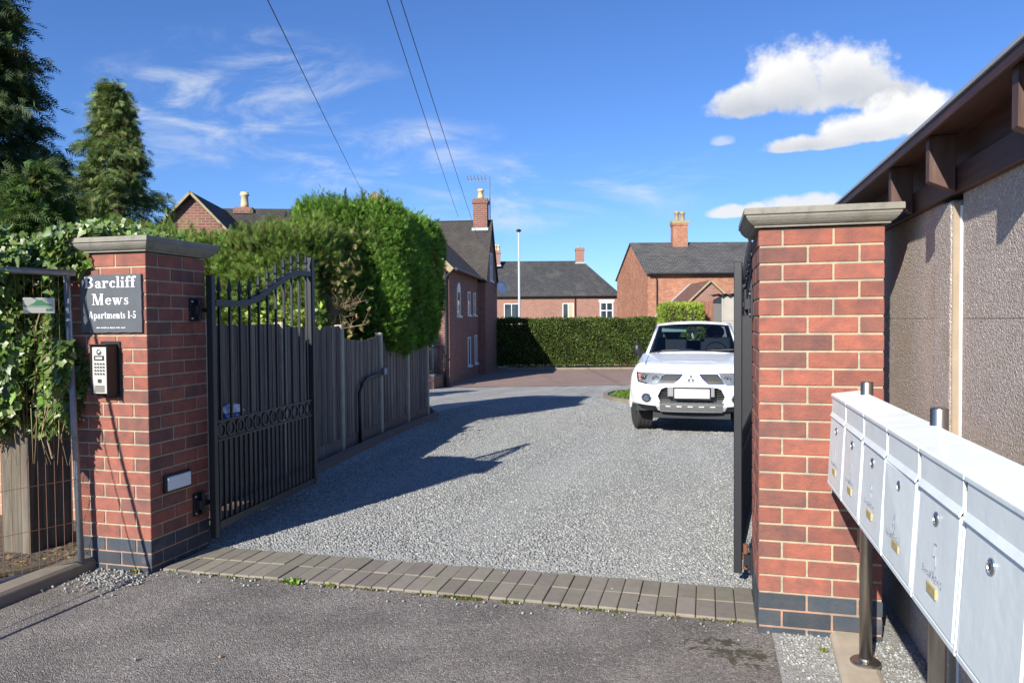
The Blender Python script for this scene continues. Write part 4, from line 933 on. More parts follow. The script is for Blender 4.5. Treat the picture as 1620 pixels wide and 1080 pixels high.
conifer('pointed green conifer standing alone against the sky behind the left pillar', -9.85, 10.85, 5.75, 1.5, 16000, (.125, .170, .055), seed=4, layers=17, var=.5, size=(.10, .22), pw=1.0)
conifer('very tall dark conifer at the left frame edge reaching above the picture', -13.1, 10.5, 10.4, 2.4, 40000, (.052, .082, .030), seed=9, size=(.15, .34), layers=44, zmin=.02)
conifer('bushy bright green young conifer in front of the tall dark conifer', -8.9, 8.35, 3.75, 1.05, 11000, (.085, .14, .038), seed=12, droop=-.5, size=(.13, .26), layers=22, zmin=.05)
conifer('small low conifer between the bushy one and the brick pillar', -8.6, 9.9, 3.0, 1.6, 9000, (.062, .095, .03), seed=15, droop=.2, size=(.13, .26), layers=22)
# ivy on the wire fence and over the pillar's shoulder
t = thing('ivy', 'dense sunlit ivy climbing over the wire fence and the shoulder of the left pillar', 'ivy', (-4.1, 3.95, 0))
blobs = [(-4.35, 4.05, 1.75, .42, .16, .36, 2600), (-4.0, 3.98, 1.90, .26, .15, .24, 2000), (-4.22, 4.0, 1.25, .36, .10, .42, 2600), (-3.93, 3.90, 1.35, .16, .10, .42, 1700), (-3.80, 3.84, 1.20, .10, .07, .20, 420), (-3.80, 3.82, 1.88, .13, .09, .15, 420),
         (-4.55, 3.85, 1.4, .35, .12, .6, 2200), (-4.4, 3.7, 1.95, .35, .12, .22, 800), (-3.86, 3.84, 1.6, .08, .06, .3, 400), (-3.95, 4.25, 2.12, .34, .2, .10, 700), (-3.55, 4.2, 2.08, .22, .16, .035, 220), (-3.83, 3.82, 1.02, .05, .05, .12, 90),
         (-3.86, 3.36, 1.30, .10, .07, .42, 520), (-3.93, 3.50, 1.84, .12, .07, .11, 420), (-3.74, 3.68, 1.38, .05, .04, .26, 130), (-3.83, 3.745, 2.03, .085, .05, .085, 240), (-3.74, 3.95, 2.10, .16, .14, .05, 260), (-3.93, 3.38, 1.75, .10, .08, .20, 350)]
P_, Nn = [], []
for (a, b, c_, rx, ry, rz_, m_) in blobs:
    q = nrm(rng.normal(size=(m_, 3))); s = rng.uniform(.55, 1.08, (m_, 1)); P_.append(np.array([a, b, c_])+q*s*np.array([rx, ry, rz_])); Nn.append(q)
P_ = np.concatenate(P_); Nn = np.concatenate(Nn); n = len(P_)
# leaf blades hang down with faces turned out and up
d = np.stack([rng.normal(0, .5, n), rng.normal(-.25, .4, n), -np.abs(rng.normal(.7, .4, n))], 1); faceN = Nn*.5+np.array([-.1, -.9, .55])+rng.normal(0, .45, (n, 3))
Ya = nrm(d); Xa = nrm(np.cross(Ya, faceN)); Za = np.cross(Xa, Ya)
cl = tone(n, (.095, .155, .030), .35, .08); k = rng.random(n) < .22; cl[k] = tone(k.sum(), (.20, .25, .07), .2, .06)
keep = (np.linalg.norm((P_-np.array([-3.73, 3.47, 1.62]))*np.array([1, 1, 1.6]), axis=1) > .17) & ~((P_[:, 0] > -3.82) & (P_[:, 1] > 3.84) & (P_[:, 2] < 1.95)) & ~((P_[:, 0] > -3.86) & (P_[:, 2] > 1.42) & (P_[:, 2] < 1.84)) & ~((P_[:, 0] > -3.80+.12*np.abs(P_[:, 2]-1.2)*0) & (P_[:, 2] > 1.42) & (P_[:, 2] < 1.84))
P_, Xa, Ya, Za, cl = P_[keep], Xa[keep], Ya[keep], Za[keep], cl[keep]; n = len(P_)
o = scatter('leaves', 'ivy_leaf', *IVY, P_-np.array([-4.1, 3.95, 0]), Xa, Ya, Za, rng.uniform(.035, .075, n), cl, t)
mb = MB()
for i in range(22):
    x_ = random.uniform(-.55, .2); p = Vector((x_, random.uniform(-.1, .12), random.uniform(.6, 1.1))); pl = [p]
    for k in range(6): p = p+Vector((random.uniform(-.07, .07), random.uniform(-.03, .03), random.uniform(.06, .2))); pl.append(p)
    mb.tube(pl, [.005]*6+[.002], 5)
for i in range(14):
    x_ = random.uniform(-.5, .3); mb.tube([(x_, -.05, 1.0), (x_+random.uniform(-.05, .05), -.08, .8), (x_+random.uniform(-.05, .05), -.05, .62)], [.003, .002, .001], 4)
mb.build('stems', 'twig', t)
mb = MB(); mb.box(-.75, .20, .02, .30, .95, 1.95); mb.build('ivy_core', 'brown_core', t, bevel=.1, seg=3)  # solid dark brown core filling the ivy behind its leaves
# low weeds, moss along the pavers, and a few tufts
def weeds(name, label, pts, L, base, npt=16, sp=.03):
    P_, D_ = [], []
    for p in pts:
        for _ in range(npt): P_.append((p[0]+random.gauss(0, sp), p[1]+random.gauss(0, sp*.5), p[2])); D_.append((random.gauss(0, .7), random.gauss(0, .7), 1))
    P_ = np.array(P_); Xa, Ya, Za = frames(np.array(D_)); return scatter(name, 'grass_blade', *LEAF, P_, Xa, Ya, Za, rng.uniform(L*.5, L, len(P_)), tone(len(P_), base, .3, .1))
o = weeds('weed', '', [(-2.36, 3.87, .005), (-2.31, 3.86, .005)], .045, (.14, .24, .04), 22, .02); tag(o, 'bright green weed growing at the edge of the pavers near the left', 'weed', 'weeds along the paver edge')
for p, l in (((-2.10, 3.87, .004), 'tiny yellowish weed at the paver edge, just right of the bright green one'), ((-3.36, 3.80, .01), 'small weed in the chippings at the foot of the left pillar'), ((.50, 3.62, .008), 'small weed in the chippings in front of the right pillar')):
    tag(weeds('weed', '', [p], .03, (.20, .22, .05), 16, .014), l, 'weed', 'weeds along the paver edge')
n = 2600; xm = np.concatenate([rng.uniform(-1.45, -.9, 1300), rng.uniform(-3.2, .2, n-1300)]); P_ = np.stack([xm, 3.890-np.abs(rng.normal(0, .012, n)), np.full(n, .001)], 1)
k = np.sin(xm*23)+np.sin(xm*9.1+1) > -.3; P_ = P_[k]; n = len(P_); Xa, Ya, Za = frames(rng.normal(0, .6, (n, 3))+np.array([0, 0, 1]))
tag(scatter('moss', 'grass_blade', *LEAF, P_, Xa, Ya, Za, rng.uniform(.006, .016, n), tone(n, (.12, .13, .025), .4, .12)), kind='stuff')
# grass island on the right of the drive
mb = MB(); isl = [(-2.75, 20.4), (-2.60, 19.2), (-2.25, 18.3), (-1.8, 17.6), (-.5, 17.2), (1.5, 17.4), (3, 19), (3, 23), (-.5, 23.6), (-2.2, 23.0), (-2.7, 21.7)]
def ring_sheet(poly, inset, z_in):
    c_ = Vector((sum(p[0] for p in poly)/len(poly), sum(p[1] for p in poly)/len(poly))); 
    return [(p[0]+(c_.x-p[0])*inset, p[1]+(c_.y-p[1])*inset) for p in poly]
inn = ring_sheet(isl, .06, 0)
n = len(isl); vs = [(x, y_, zg(y_)-.02) for x, y_ in isl]+[(x, y_, zg(y_)+.09) for x, y_ in isl]+[(x, y_, zg(y_)+.09) for x, y_ in inn]+[(x, y_, zg(y_)-.02) for x, y_ in inn]
mb.add(vs, [(k*n+i, k*n+(i+1) % n, (k+1)*n+(i+1) % n, (k+1)*n+i) for k in range(3) for i in range(n)]); o = mb.build('island_kerb', 'concrete_kerb'); o['kind'] = 'structure'
mb = MB(); mb.add([(x, y_, zg(y_)+.06) for x, y_ in inn], [tuple(range(n))]); o = mb.build('grass_island', 'lawn'); o['kind'] = 'structure'
n = 6000; P_ = np.stack([rng.uniform(-2.7, 1, n), rng.uniform(17.4, 23, n), np.zeros(n)], 1); P_[:, 2] = np.interp(P_[:, 1], YS, ZS)+.06
k = (P_[:, 0] > np.interp(P_[:, 1], [17.5, 18.3, 19.2, 21, 23], [-1.3, -2.0, -2.4, -2.5, -2.0])); P_ = P_[k]; n = len(P_); Xa, Ya, Za = frames(rng.normal(0, .4, (n, 3))+np.array([0, 0, 1]))
tag(scatter('grass', 'grass_blade', *LEAF, P_, Xa, Ya, Za, rng.uniform(.04, .09, n), tone(n, (.12, .19, .03), .25, .1)), kind='stuff')
# ---------------------------------------------------------------- houses
def win(parent, M_, x0, x1, z0, z1, bars=(1, 1), sill=True, arch=False, blind=False, lintel=None, fr=.05):
    """window in the local xz plane of M_, looking towards -y"""
    mb = MB(); d0, d1 = -.03, .03
    mb.box(x0, x0+fr, d0, d1, z0, z1, None, M_); mb.box(x1-fr, x1, d0, d1, z0, z1, None, M_); mb.box(x0+fr, x1-fr, d0, d1, z0, z0+fr, None, M_); mb.box(x0+fr, x1-fr, d0, d1, z1-fr, z1, None, M_)
    for i in range(1, bars[0]): xx = x0+(x1-x0)*i/bars[0]; mb.box(xx-fr*.4, xx+fr*.4, -.025, .02, z0+fr, z1-fr, None, M_)
    for i in range(1, bars[1]): zz = z0+(z1-z0)*i/bars[1]; mb.box(x0+fr, x1-fr, -.022, .018, zz-fr*.35, zz+fr*.35, None, M_)
    if arch:
        mb.prism([(x0+(x1-x0)/2+(x1-x0)/2*math.cos(a*PI/8), z1+(x1-x0)/2*math.sin(a*PI/8)) for a in range(9)], -.03, .03, lambda u, v, w_: M_ @ Vector((u, w_, v)))
    f = mb.build('window', 'white_frame', parent)
    MB().box(x0+fr, x1-fr, -.005, .005, z0+fr, z1-fr, None, M_).build('pane', 'window_glass', f)
    if blind: MB().box(x0+fr+(x1-x0)*.42, x1-fr, -.012, -.007, z0+fr, z1-fr, None, M_).build('blind', 'blind', f)
    if sill: MB().box(x0-.06, x1+.06, -.09, .0, z0-.06, z0, None, M_).build('sill', 'white_frame' if sill is True else sill, f)
    if lintel: MB().box(x0-.08, x1+.08, -.045, .0, z1+.01, z1+.16, None, M_).build('lintel', lintel, f)
    return f
def plane_quad(mb, pts, th=.08):
    """slab: quad pts and the same shifted down"""
    a = [Vector(p) for p in pts]; nn = (a[1]-a[0]).cross(a[-1]-a[0]).normalized(); nn = nn if nn.z > 0 else -nn; n = len(a)
    mb.add(a+[p-nn*th for p in a], [tuple(range(n)), tuple(range(2*n-1, n-1, -1))]+[(i, n+i, n+(i+1) % n, (i+1) % n) for i in range(n)])
def chimney(parent, M_, x, y_, w_, d_, z0, z1, brick, pots, band=None, potmat='pot_clay'):
    mb = MB(); mb.box(x-w_/2, x+w_/2, y_-d_/2, y_+d_/2, z0, z1, None, M_); mb.box(x-w_/2-.04, x+w_/2+.04, y_-d_/2-.04, y_+d_/2+.04, z1-.22, z1-.08, None, M_)
    c = mb.build('chimney', brick, parent); MB().box(x-w_/2-.05, x+w_/2+.05, y_-d_/2-.05, y_+d_/2+.05, z0, z0+.12, None, M_).build('flashing', 'lead', c)
    if band: MB().box(x-w_/2-.06, x+w_/2+.06, y_-d_/2-.06, y_+d_/2+.06, z1-.10, z1+.08, None, M_).build('crown_stone', band, c)
    for (px, h, r_) in pots:
        MB().lathe([(r_, 0), (r_*.9, h*.25), (r_*.8, h*.75), (r_*1.1, h*.8), (r_*1.1, h*.88), (r_*.85, h*.9), (r_*.95, h)], (0, 0, 0), 12, M_ @ Matrix.Translation((x+px, y_, z1))).build('pot', potmat, c, smooth=True)
    return c
# --- house on the left of the drive's end: local x along the facade facing the camera, y away from it
HA = math.atan(.136)
MA = Matrix.Translation((-8.43, 24.0, -.75)) @ Matrix.Rotation(HA, 4, 'Z')
t = thing('brick_house', 'red brick house with gabled wing, chimney and narrow windows left of the far hedge', 'house')
WL, DL, EZ, RZ = 5.0, 6.2, 4.18, 6.55           # main range: width, depth, eaves, ridge
mb = MB(); v = lambda x, y_, z: tuple(MA @ Vector((x, y_, z)))
mb.add([v(-WL, 0, 0), v(0, 0, 0), v(0, DL, 0), v(-WL, DL, 0), v(-WL, 0, EZ), v(0, 0, EZ), v(0, DL, EZ), v(-WL, DL, EZ), v(-WL/2, 0, RZ), v(-WL/2, DL, RZ)],
       [(0, 1, 5, 8, 4), (1, 2, 6, 5), (2, 3, 7, 9, 6), (3, 0, 4, 7), (0, 3, 2, 1)])
mb.build('wall', 'house_brick', t)
rf = MB(); plane_quad(rf, [v(.18, -.12, EZ-.14), v(.18, DL, EZ-.14), v(-WL/2, DL, RZ+.10), v(-WL/2, -.12, RZ+.10)]); plane_quad(rf, [v(-WL-.18, -.12, EZ-.14), v(-WL-.18, DL, EZ-.14), v(-WL/2, DL, RZ+.10), v(-WL/2, -.12, RZ+.10)])
rf.build('roof', 'roof_tile', t)
mb = MB(); plane_quad(mb, [v(.20, -.15, EZ-.15), v(.20, -.11, EZ-.15), v(-WL/2, -.11, RZ+.13), v(-WL/2, -.15, RZ+.13)], .2); plane_quad(mb, [v(-WL-.2, -.15, EZ-.15), v(-WL-.2, -.11, EZ-.15), v(-WL/2, -.11, RZ+.13), v(-WL/2, -.15, RZ+.13)], .14); mb.build('bargeboard', 'old_stone', t)
MS = MA @ Matrix.Rotation(PI/2, 4, 'Z')          # local x runs away along the side wall, -y faces the drive
# wing
w0, w1, wp = 6.0, 9.5, .30; WEZ, WRZ = 4.0, 6.62; wm = (w0+w1)/2
vs_ = lambda x, y_, z: tuple(MS @ Vector((x, y_, z)))
mb = MB(); mb.add([vs_(w0, -wp, 0), vs_(w1, -wp, 0), vs_(w1, 5, 0), vs_(w0, 5, 0), vs_(w0, -wp, WEZ), vs_(w1, -wp, WEZ), vs_(w1, 5, WEZ), vs_(w0, 5, WEZ), vs_(wm, -wp, WRZ), vs_(wm, 5, WRZ)],
               [(0, 1, 5, 8, 4), (1, 2, 6, 5), (2, 3, 7, 9, 6), (3, 0, 4, 7)]); mb.build('gable_wing_wall', 'house_brick', t)
rf = MB()
for a, s_ in ((w0, -1), (w1, 1)): plane_quad(rf, [vs_(a+s_*.12, -wp-.08, WEZ-.12), vs_(a+s_*.12, 5.2, WEZ-.12), vs_(wm, 5.2, WRZ+.06), vs_(wm, -wp-.08, WRZ+.06)])
rf.build('wing_roof', 'roof_tile', t)
chimney(t, MS, wm-.12, -wp+.42, .48, .62, WRZ-.45, WRZ+.95, 'house_brick', [(0, .42, .14)])
def winS(x0, x1, z0, z1, y_=0, **k): return win(t, MS @ Matrix.Translation((0, y_, 0)), x0, x1, z0, z1, **k)
winS(1.35, 1.95, 2.45, 3.35, arch=True, bars=(1, 2)); winS(3.5, 4.0, 2.5, 3.4, bars=(1, 2)); winS(4.8, 5.25, 2.5, 3.4, bars=(1, 2))
winS(3.45, 4.0, .55, 1.65); winS(5.0, 5.5, .55, 1.7); winS(wm-.45, wm+.25, 4.0, 5.2, y_=-wp, bars=(2, 2))
win(t, MA, -.92, -.55, .25, 1.6, sill=False)
mb = MB(); mb.tube([vs_(.0, -.24, EZ-.16), vs_(w0-.12, -.24, EZ-.20)], .06, 8); mb.build('gutter', 'black_plastic', t)
mb = MB(); mb.tube([v(-.10, -.10, EZ-.2), v(-.10, -.08, .05)], .045, 8); mb.tube([v(.12, -.05, EZ-.2), v(-.10, -.10, EZ-.45)], .045, 8); mb.build('downpipe', 'black_plastic', t)
mb = MB(); mb.tube([vs_(wm+.45, -wp+.1, WRZ-.6), vs_(wm+.45, -wp+.1, WRZ+2.0)], .025, 6); mb.tube([vs_(wm+.45, -wp+.15, WRZ+1.95), vs_(wm+.25, -wp+1.1, WRZ+1.9)], .012, 5)
for k in range(6):
    c_ = Vector(vs_(wm+.42-.035*k, -wp+.30+.15*k, WRZ+1.94)); mb.tube([c_+Vector((0, .10, -.13+.01*k)), c_+Vector((0, -.10, .13-.01*k))], .013, 4)
mb.tube([vs_(wm+.45, -wp+.15, WRZ+2.06), vs_(wm+.25, -wp+1.15, WRZ+1.98)], .010, 4); mb.tube([vs_(wm+.45, -wp+.15, WRZ+1.84), vs_(wm+.25, -wp+1.15, WRZ+1.82)], .010, 4)
mb.tube([vs_(wm+.45, -wp+.1, WRZ+2.0), vs_(wm+.30, -wp+.5, WRZ+2.25)], .01, 4); mb.build('aerial', 'galvanised', t)
Md = MS @ Matrix.Translation((wm+1.3, -wp-.22, WEZ-.25)) @ Matrix.Rotation(R(70), 4, 'X') @ Matrix.Rotation(R(-35), 4, 'Y')
MB().lathe([(.02, 0), (.18, .03), (.30, .09), (.305, .10), (.18, .045), (.02, .015)], (0, 0, 0), 20, Md).build('satellite_dish', 'white_plastic', t, smooth=True)
# railings on a low brick wall at the house front
t = thing('iron_railings', 'black iron railings on a low brick wall in front of the left house', 'railings', tuple(MA @ Vector((0, 0, 0))), None, HA)
MB().box(-3.6, -.2, -1.55, -1.30, -.1, .50).build('low_wall', 'house_brick', t); MB().box(-.45, -.2, -1.30, .0, -.1, .50).build('low_wall', 'house_brick', t)
MB().box(-3.6, -.18, -1.57, -1.28, .50, .58).build('coping', 'slate_sign', t)
mb = MB()
for i in range(24):
    x_ = -3.5+i*.14
    mb.tube([(x_, -1.42, .55), (x_, -1.42, 1.42)]+([(x_+.035, -1.42, 1.50), (x_+.105, -1.42, 1.50), (x_+.14, -1.42, 1.42)] if i % 2 == 0 else []), .012, 5)
for i in range(9): mb.tube([(-.32, -1.42+i*.15, .55), (-.32, -1.42+i*.15, 1.45)], .012, 5)
mb.box(-3.5, -.3, -1.435, -1.405, .66, .69); mb.box(-3.5, -.3, -1.435, -1.405, 1.36, 1.39); mb.box(-.335, -.305, -1.42, -.1, .66, .69); mb.box(-.335, -.305, -1.42, -.1, 1.41, 1.44); mb.build('railing', 'black_iron', t)
# --- house seen above the left hedge
def D(dist, x, z): return F0*dist+R0*x+Vector((0, 0, z))           # metres ahead, right and up in the view's level frame
MC = Matrix.Translation(D(23, -9.70, 0)) @ Matrix.Rotation(yaw+R(6), 4, 'Z')
t = thing('brick_house', 'brick house with steep gable and cream chimney pot, mostly hidden behind the left hedge', 'house')
v = lambda x, y_, z: tuple(MC @ Vector((x, y_, z)))
gw, gz0, gz1 = 1.75, 3.55, 5.42
mb = MB(); mb.add([v(-gw, 0, -1), v(gw, 0, -1), v(gw, 7, -1), v(-gw, 7, -1), v(-gw, 0, gz0), v(gw, 0, gz0), v(gw, 7, gz0), v(-gw, 7, gz0), v(0, 0, gz1), v(0, 7, gz1)], [(0, 1, 5, 8, 4), (1, 2, 6, 5), (2, 3, 7, 9, 6), (3, 0, 4, 7)]); mb.build('gable_wall', 'house_brick', t)
rf = MB()
for s_ in (-1, 1): plane_quad(rf, [v(s_*(gw+.2), -.18, gz0-.15), v(s_*(gw+.2), 7, gz0-.15), v(0, 7, gz1+.07), v(0, -.18, gz1+.07)])
plane_quad(rf, [v(1.0, 1.6, 3.5), v(4.6, 1.6, 3.5), v(4.6, 3.9, 5.58), v(-.6, 3.9, 5.58)]); plane_quad(rf, [v(1.0, 6.2, 3.5), v(4.6, 6.2, 3.5), v(4.6, 3.9, 5.58), v(-.6, 3.9, 5.58)])
rf.build('roof', 'roof_tile', t)
mb = MB()
for s_ in (-1, 1): plane_quad(mb, [v(s_*(gw+.22), -.22, gz0-.15), v(s_*(gw+.22), -.17, gz0-.15), v(0, -.17, gz1+.09), v(0, -.22, gz1+.09)], .07)
mb.build('bargeboard', 'old_stone', t)
MB().box(gw, 4.4, 1.9, 6, -1, 3.45, None, MC).build('wall', 'house_brick', t)
chimney(t, MC, .62, 3.9, .6, .5, 5.1, 5.60, 'house_brick', [(0, .55, .15)])
# --- long house behind the far hedge
MBg = Matrix.Translation(D(56, -1.0, 0)) @ Matrix.Rotation(yaw, 4, 'Z')
t = thing('brick_house', 'long low brick house with dark hipped slate roof behind the far hedge', 'house')
v = lambda x, y_, z: tuple(MBg @ Vector((x, y_, z)))
xl_, xr_ = -2.5, 9.25; ez, rz_ = 3.28, 6.15
MB().box(xl_, xr_-.1, 0, 6, -3.3, ez, None, MBg).build('wall', 'far_brick', t)
rf = MB(); plane_quad(rf, [v(xl_, -.15, ez), v(xr_, -.15, ez), v(xr_-2.7, 3, rz_), v(xl_, 3, rz_)]); plane_quad(rf, [v(xl_, 6.15, ez), v(xr_, 6.15, ez), v(xr_-2.7, 3, rz_), v(xl_, 3, rz_)]); plane_quad(rf, [v(xr_, -.15, ez), v(xr_, 6.15, ez), v(xr_-2.7, 3, rz_)])
rf.build('roof', 'roof_slate', t)
mb = MB(); mb.tube([v(xl_, -.2, ez), v(xr_, -.2, ez)], .06, 6); mb.tube([v(5.72, -.1, ez), v(5.72, -.1, 0)], .04, 6); mb.build('gutter', 'black_plastic', t)
win(t, MBg, .42, 1.55, 1.55, 2.78, bars=(2, 1)); win(t, MBg, 4.78, 5.75-.15, 1.55, 2.78, bars=(2, 1), blind=True); win(t, MBg, 7.55, 8.55, 1.58, 2.85, bars=(2, 2), lintel='white_frame', fr=.09)
chimney(t, MBg, 6.35, 3, .65, .6, 5.9, 7.15, 'far_brick', [(-.1, .12, .1)]); chimney(t, MBg, -.1, 2.4, .5, .5, 5.7, 6.9, 'far_brick', [(-.1, .5, .12), (.12, .45, .12)])
# --- old house on the right
MR = Matrix.Translation(D(45, 8.13, 0)) @ Matrix.Rotation(yaw, 4, 'Z')
t = thing('brick_house', 'old mottled brick house with a patched slate roof and tall chimney behind the white pickup', 'house')
v = lambda x, y_, z: tuple(MR @ Vector((x, y_, z)))
ez, rz_ = 4.30, 6.38; sk = -.85           # gable end runs back and slightly left
mb = MB(); mb.add([v(0, 0, -3), v(14, 0, -3), v(14, 7, -3), v(sk, 7, -3), v(0, 0, ez), v(14, 0, ez), v(14, 7, ez), v(sk, 7, ez), v(sk/2, 3.5, rz_), v(14, 3.5, rz_)], [(0, 1, 5, 4), (1, 2, 6, 9, 5), (2, 3, 7, 6), (3, 0, 4, 8, 7)]); mb.build('wall', 'old_brick', t)
rf = MB(); plane_quad(rf, [v(-.1, -.2, ez-.06), v(14.2, -.2, ez-.06), v(14.2, 3.5, rz_+.08), v(sk/2-.1, 3.5, rz_+.08)]); plane_quad(rf, [v(sk-.1, 7.2, ez-.06), v(14.2, 7.2, ez-.06), v(14.2, 3.5, rz_+.08), v(sk/2-.1, 3.5, rz_+.08)]); rf.build('roof', 'roof_slate_patched', t)
chimney(t, MR, 2.62, 3.3, .95, .7, 5.9, 7.7, 'old_brick', [(-.16, .72, .17), (.2, .68, .17)], band='old_stone', potmat='old_stone')
mb = MB(); mb.tube([v(0, -.28, ez-.08), v(14, -.28, ez-.08)], .07, 6); mb.tube([v(.35, -.25, ez-.1), v(.55, -.05, ez-.4), v(.55, -.05, 2.0)], .05, 6); mb.build('gutter', 'black_plastic', t)
# --- outbuilding with red tiled roof in front of it
t = thing('brick_outbuilding', 'small brick outbuilding with a red tiled pitched roof in front of the old house', 'outbuilding')
MO = Matrix.Translation(D(40, 10.55, 0)) @ Matrix.Rotation(yaw, 4, 'Z'); v = lambda x, y_, z: tuple(MO @ Vector((x, y_, z)))
gw, ez, rz_ = 1.95, 1.75, 3.52; skx = -.18
mb = MB(); mb.add([v(-gw, 0, -2.5), v(gw, 0, -2.5), v(gw, 0, ez), v(0, 0, rz_), v(-gw, 0, ez), v(-gw, 4.6, -2.5), v(gw, 4.6, -2.5), v(gw, 4.6, ez), v(0, 4.6, rz_), v(-gw, 4.6, ez)], [(0, 1, 2, 3, 4), (0, 4, 9, 5), (1, 6, 7, 2)]); mb.build('wall', 'far_brick', t)
rf = MB()
for s_ in (-1, 1): plane_quad(rf, [v(s_*(gw+.25), -.12, ez-.2), v(s_*(gw+.25), 4.85, ez-.2), v(0, 4.85, rz_+.07), v(0, -.12, rz_+.07)])
rf.build('roof', 'red_tile', t); mb = MB(); plane_quad(mb, [v(-gw-.25, 4.45, ez-.16), v(-gw-.25, 4.85, ez-.16), v(0, 4.85, rz_+.11), v(0, 4.45, rz_+.11)], .03); mb.build('flashing', 'lead', t)
mb = MB()
for s_ in (-1, 1): plane_quad(mb, [v(s_*(gw+.25), -.16, ez-.19), v(s_*(gw+.25), -.12, ez-.19), v(0, -.12, rz_+.10), v(0, -.16, rz_+.10)], .09)
mb.build('verge', 'old_stone', t)
# --- concrete garage wall, brown fence, gold conifer behind the pickup
t = thing('concrete_garage', 'pale concrete panel garage with a corrugated roof edge behind the pickup', 'garage')
MG = Matrix.Translation(D(22, 6.2, -.75)) @ Matrix.Rotation(yaw-R(12), 4, 'Z')
mb = MB()
for i in range(5):
    for j in range(4): mb.box(i*.62, i*.62+.61, 0, .06, j*.74, j*.74+.735, None, MG)
for i in range(6):
    for j in range(4): mb.box(-.06, 0, .02+i*.8, .80+i*.8, j*.74, j*.74+.735, None, MG)
mat('pale_panel', (.36, .33, .285), .85, var=.12, vs=5, bump=.2, bs=60, bd=.003); mb.build('wall_panels', 'pale_panel', t, bevel=.006)
mb = MB(); q = [(i*.05, .03*math.sin(i*PI/2*1.0)) for i in range(70)]
vsx = []
for x_, z_ in q: vsx += [MG @ Vector((x_-.2, -.15, 2.98+z_)), MG @ Vector((x_-.2, 5, 3.10+z_))]
mb.add(vsx, [(2*i, 2*i+2, 2*i+3, 2*i+1) for i in range(len(q)-1)]); mb.build('corrugated_roof', 'roof_tile', t)
MGd = Matrix.Translation(D(29, 7.45, -.75)) @ Matrix.Rotation(yaw, 4, 'Z')
mb = MB()
for j in range(8): mb.box(-.9, 1.6, -.02+.01*(j % 2), .02, .9+j*.26, .9+j*.26+.25, (1.5, .8, .6), MGd)
o = mb.build('slatted_fence', 'fence_board'); tag(o, 'dark brown slatted fence section between the gold conifer and the concrete garage', 'fence')
hedge('gold_conifer', 'clipped bright yellow-green conifer above the pickup roof', 'conifer', (-.95, .62, 0, 1.2, .2, 2.85), 9000, (.08, .16), (.26, .34, .05), Matrix.Translation(D(28, 6.55, -.75)) @ Matrix.Rotation(yaw, 4, 'Z'), amp=.03, round_=.2)
# --- lamp column, overhead wires
t = thing('lamp_column', 'slim white lamp column rising behind the far hedge', 'lamp post', tuple(D(47, .47, 0)+Vector((0, 0, -2.3))))
MB().tube([(0, 0, -.5), (0, 0, 3.2), (0, 0, 9.3)], [.085, .08, .06], 10).build('column', 'column_grey', t, smooth=True)
MB().lathe([(.05, 0), (.09, .03), (.17, .08), (.17, .12), (.09, .19), (.02, .21)], (0, 0, 9.3), 14).build('lantern', 'black_plastic', t, smooth=True)
def wire(a, b, sag, label):
    a, b = Vector(a), Vector(b); mb = MB(); pts_ = [a.lerp(b, i/24)+Vector((0, 0, -sag*4*(i/24)*(1-i/24))) for i in range(25)]
    mb.tube(pts_, .0065, 5); o = mb.build('overhead_wire', 'black_plastic'); tag(o, label, 'wire', 'overhead wires')
def Dp(px, py, d):
    q = Fw*1190+Rt*(px-810)-Up*(py-540); q = q*(d/q.dot(F0)); return Vector((q.x, q.y, CH+q.z))
wire((-4.10, 6.17, 4.88), (-11.1, 22.94, 5.9), .03, 'thin overhead wire, leftmost of the three, dropping behind the tall hedge')
wire((-3.43, 7.37, 5.46), (-8.63, 25.65, 5.24), .06, 'thin overhead wire, middle of the three, running to the house gable')
wire((-3.30, 7.41, 5.49), (-8.23, 26.79, 4.55), .06, 'thin overhead wire, rightmost of the three, running to the house gable')
# ---------------------------------------------------------------- white pickup
t = thing('pickup_truck', 'white double-cab pickup truck parked facing the camera on the gravel', 'pickup truck', (-.235, 11.02, -.165))
CW = .90
def wt(q): return float(np.interp(q, [0, .15, .45, .7, .86, 1], [.93, .985, 1.0, .985, .95, .865]))
def ft(q): return float(np.interp(q, [0, .12, .35, .6, .75, .9, 1], [.10, .03, .0, .02, .06, .13, .24]))
def ztop(y_): return float(np.interp(y_, [0, .25, 1.35, 3.3, 5.0], [.945, 1.0, 1.135, 1.12, 1.14]))
ZB = .36
def yf(x, z):
    y_ = .1
    for _ in range(4):
        q = min(max((z-ZB)/(ztop(y_)-ZB), 0), 1); u = min(abs(x)/(CW*wt(q)), 1); y_ = ft(q)+.10*u**2+.28*u**6
    return y_
def outline():
    o_ = []
    for i in range(37): o_.append(('n', (i/36)**.8))
    for y_ in (.55, .8, 1.1, 1.35, 1.8, 2.4, 3.0, 3.4, 4.0, 4.6, 4.9): o_.append(('s', y_))
    o_.append(('r', 1.)); o_.append(('r', .5)); o_.append(('r', 0.)); return o_
OL = outline(); rows = [0, .04, .08, .12, .16, .2, .25, .3, .35, .4, .45, .5, .55, .6, .65, .7, .75, .8, .84, .88, .92, .95, .98, 1.]
def bpt(e, q, sgn):
    k, a = e
    if k == 'n': w_ = CW*wt(q); x_ = a*w_; y_ = ft(q)+.10*a**2+.28*a**6; z_ = ZB+(ztop(y_)-ZB)*q
    elif k == 's': w_ = CW*wt(q)+.015*(math.exp(-((a-.85)/.45)**2)+math.exp(-((a-3.85)/.5)**2))*(1 if q < .8 else .3); x_ = w_; y_ = a; z_ = ZB+(ztop(a)-ZB)*q
    else: w_ = CW*wt(q)*.97; x_ = w_*a; y_ = 5.0; z_ = ZB+(ztop(5.)-ZB)*q
    return (sgn*x_, y_, z_)
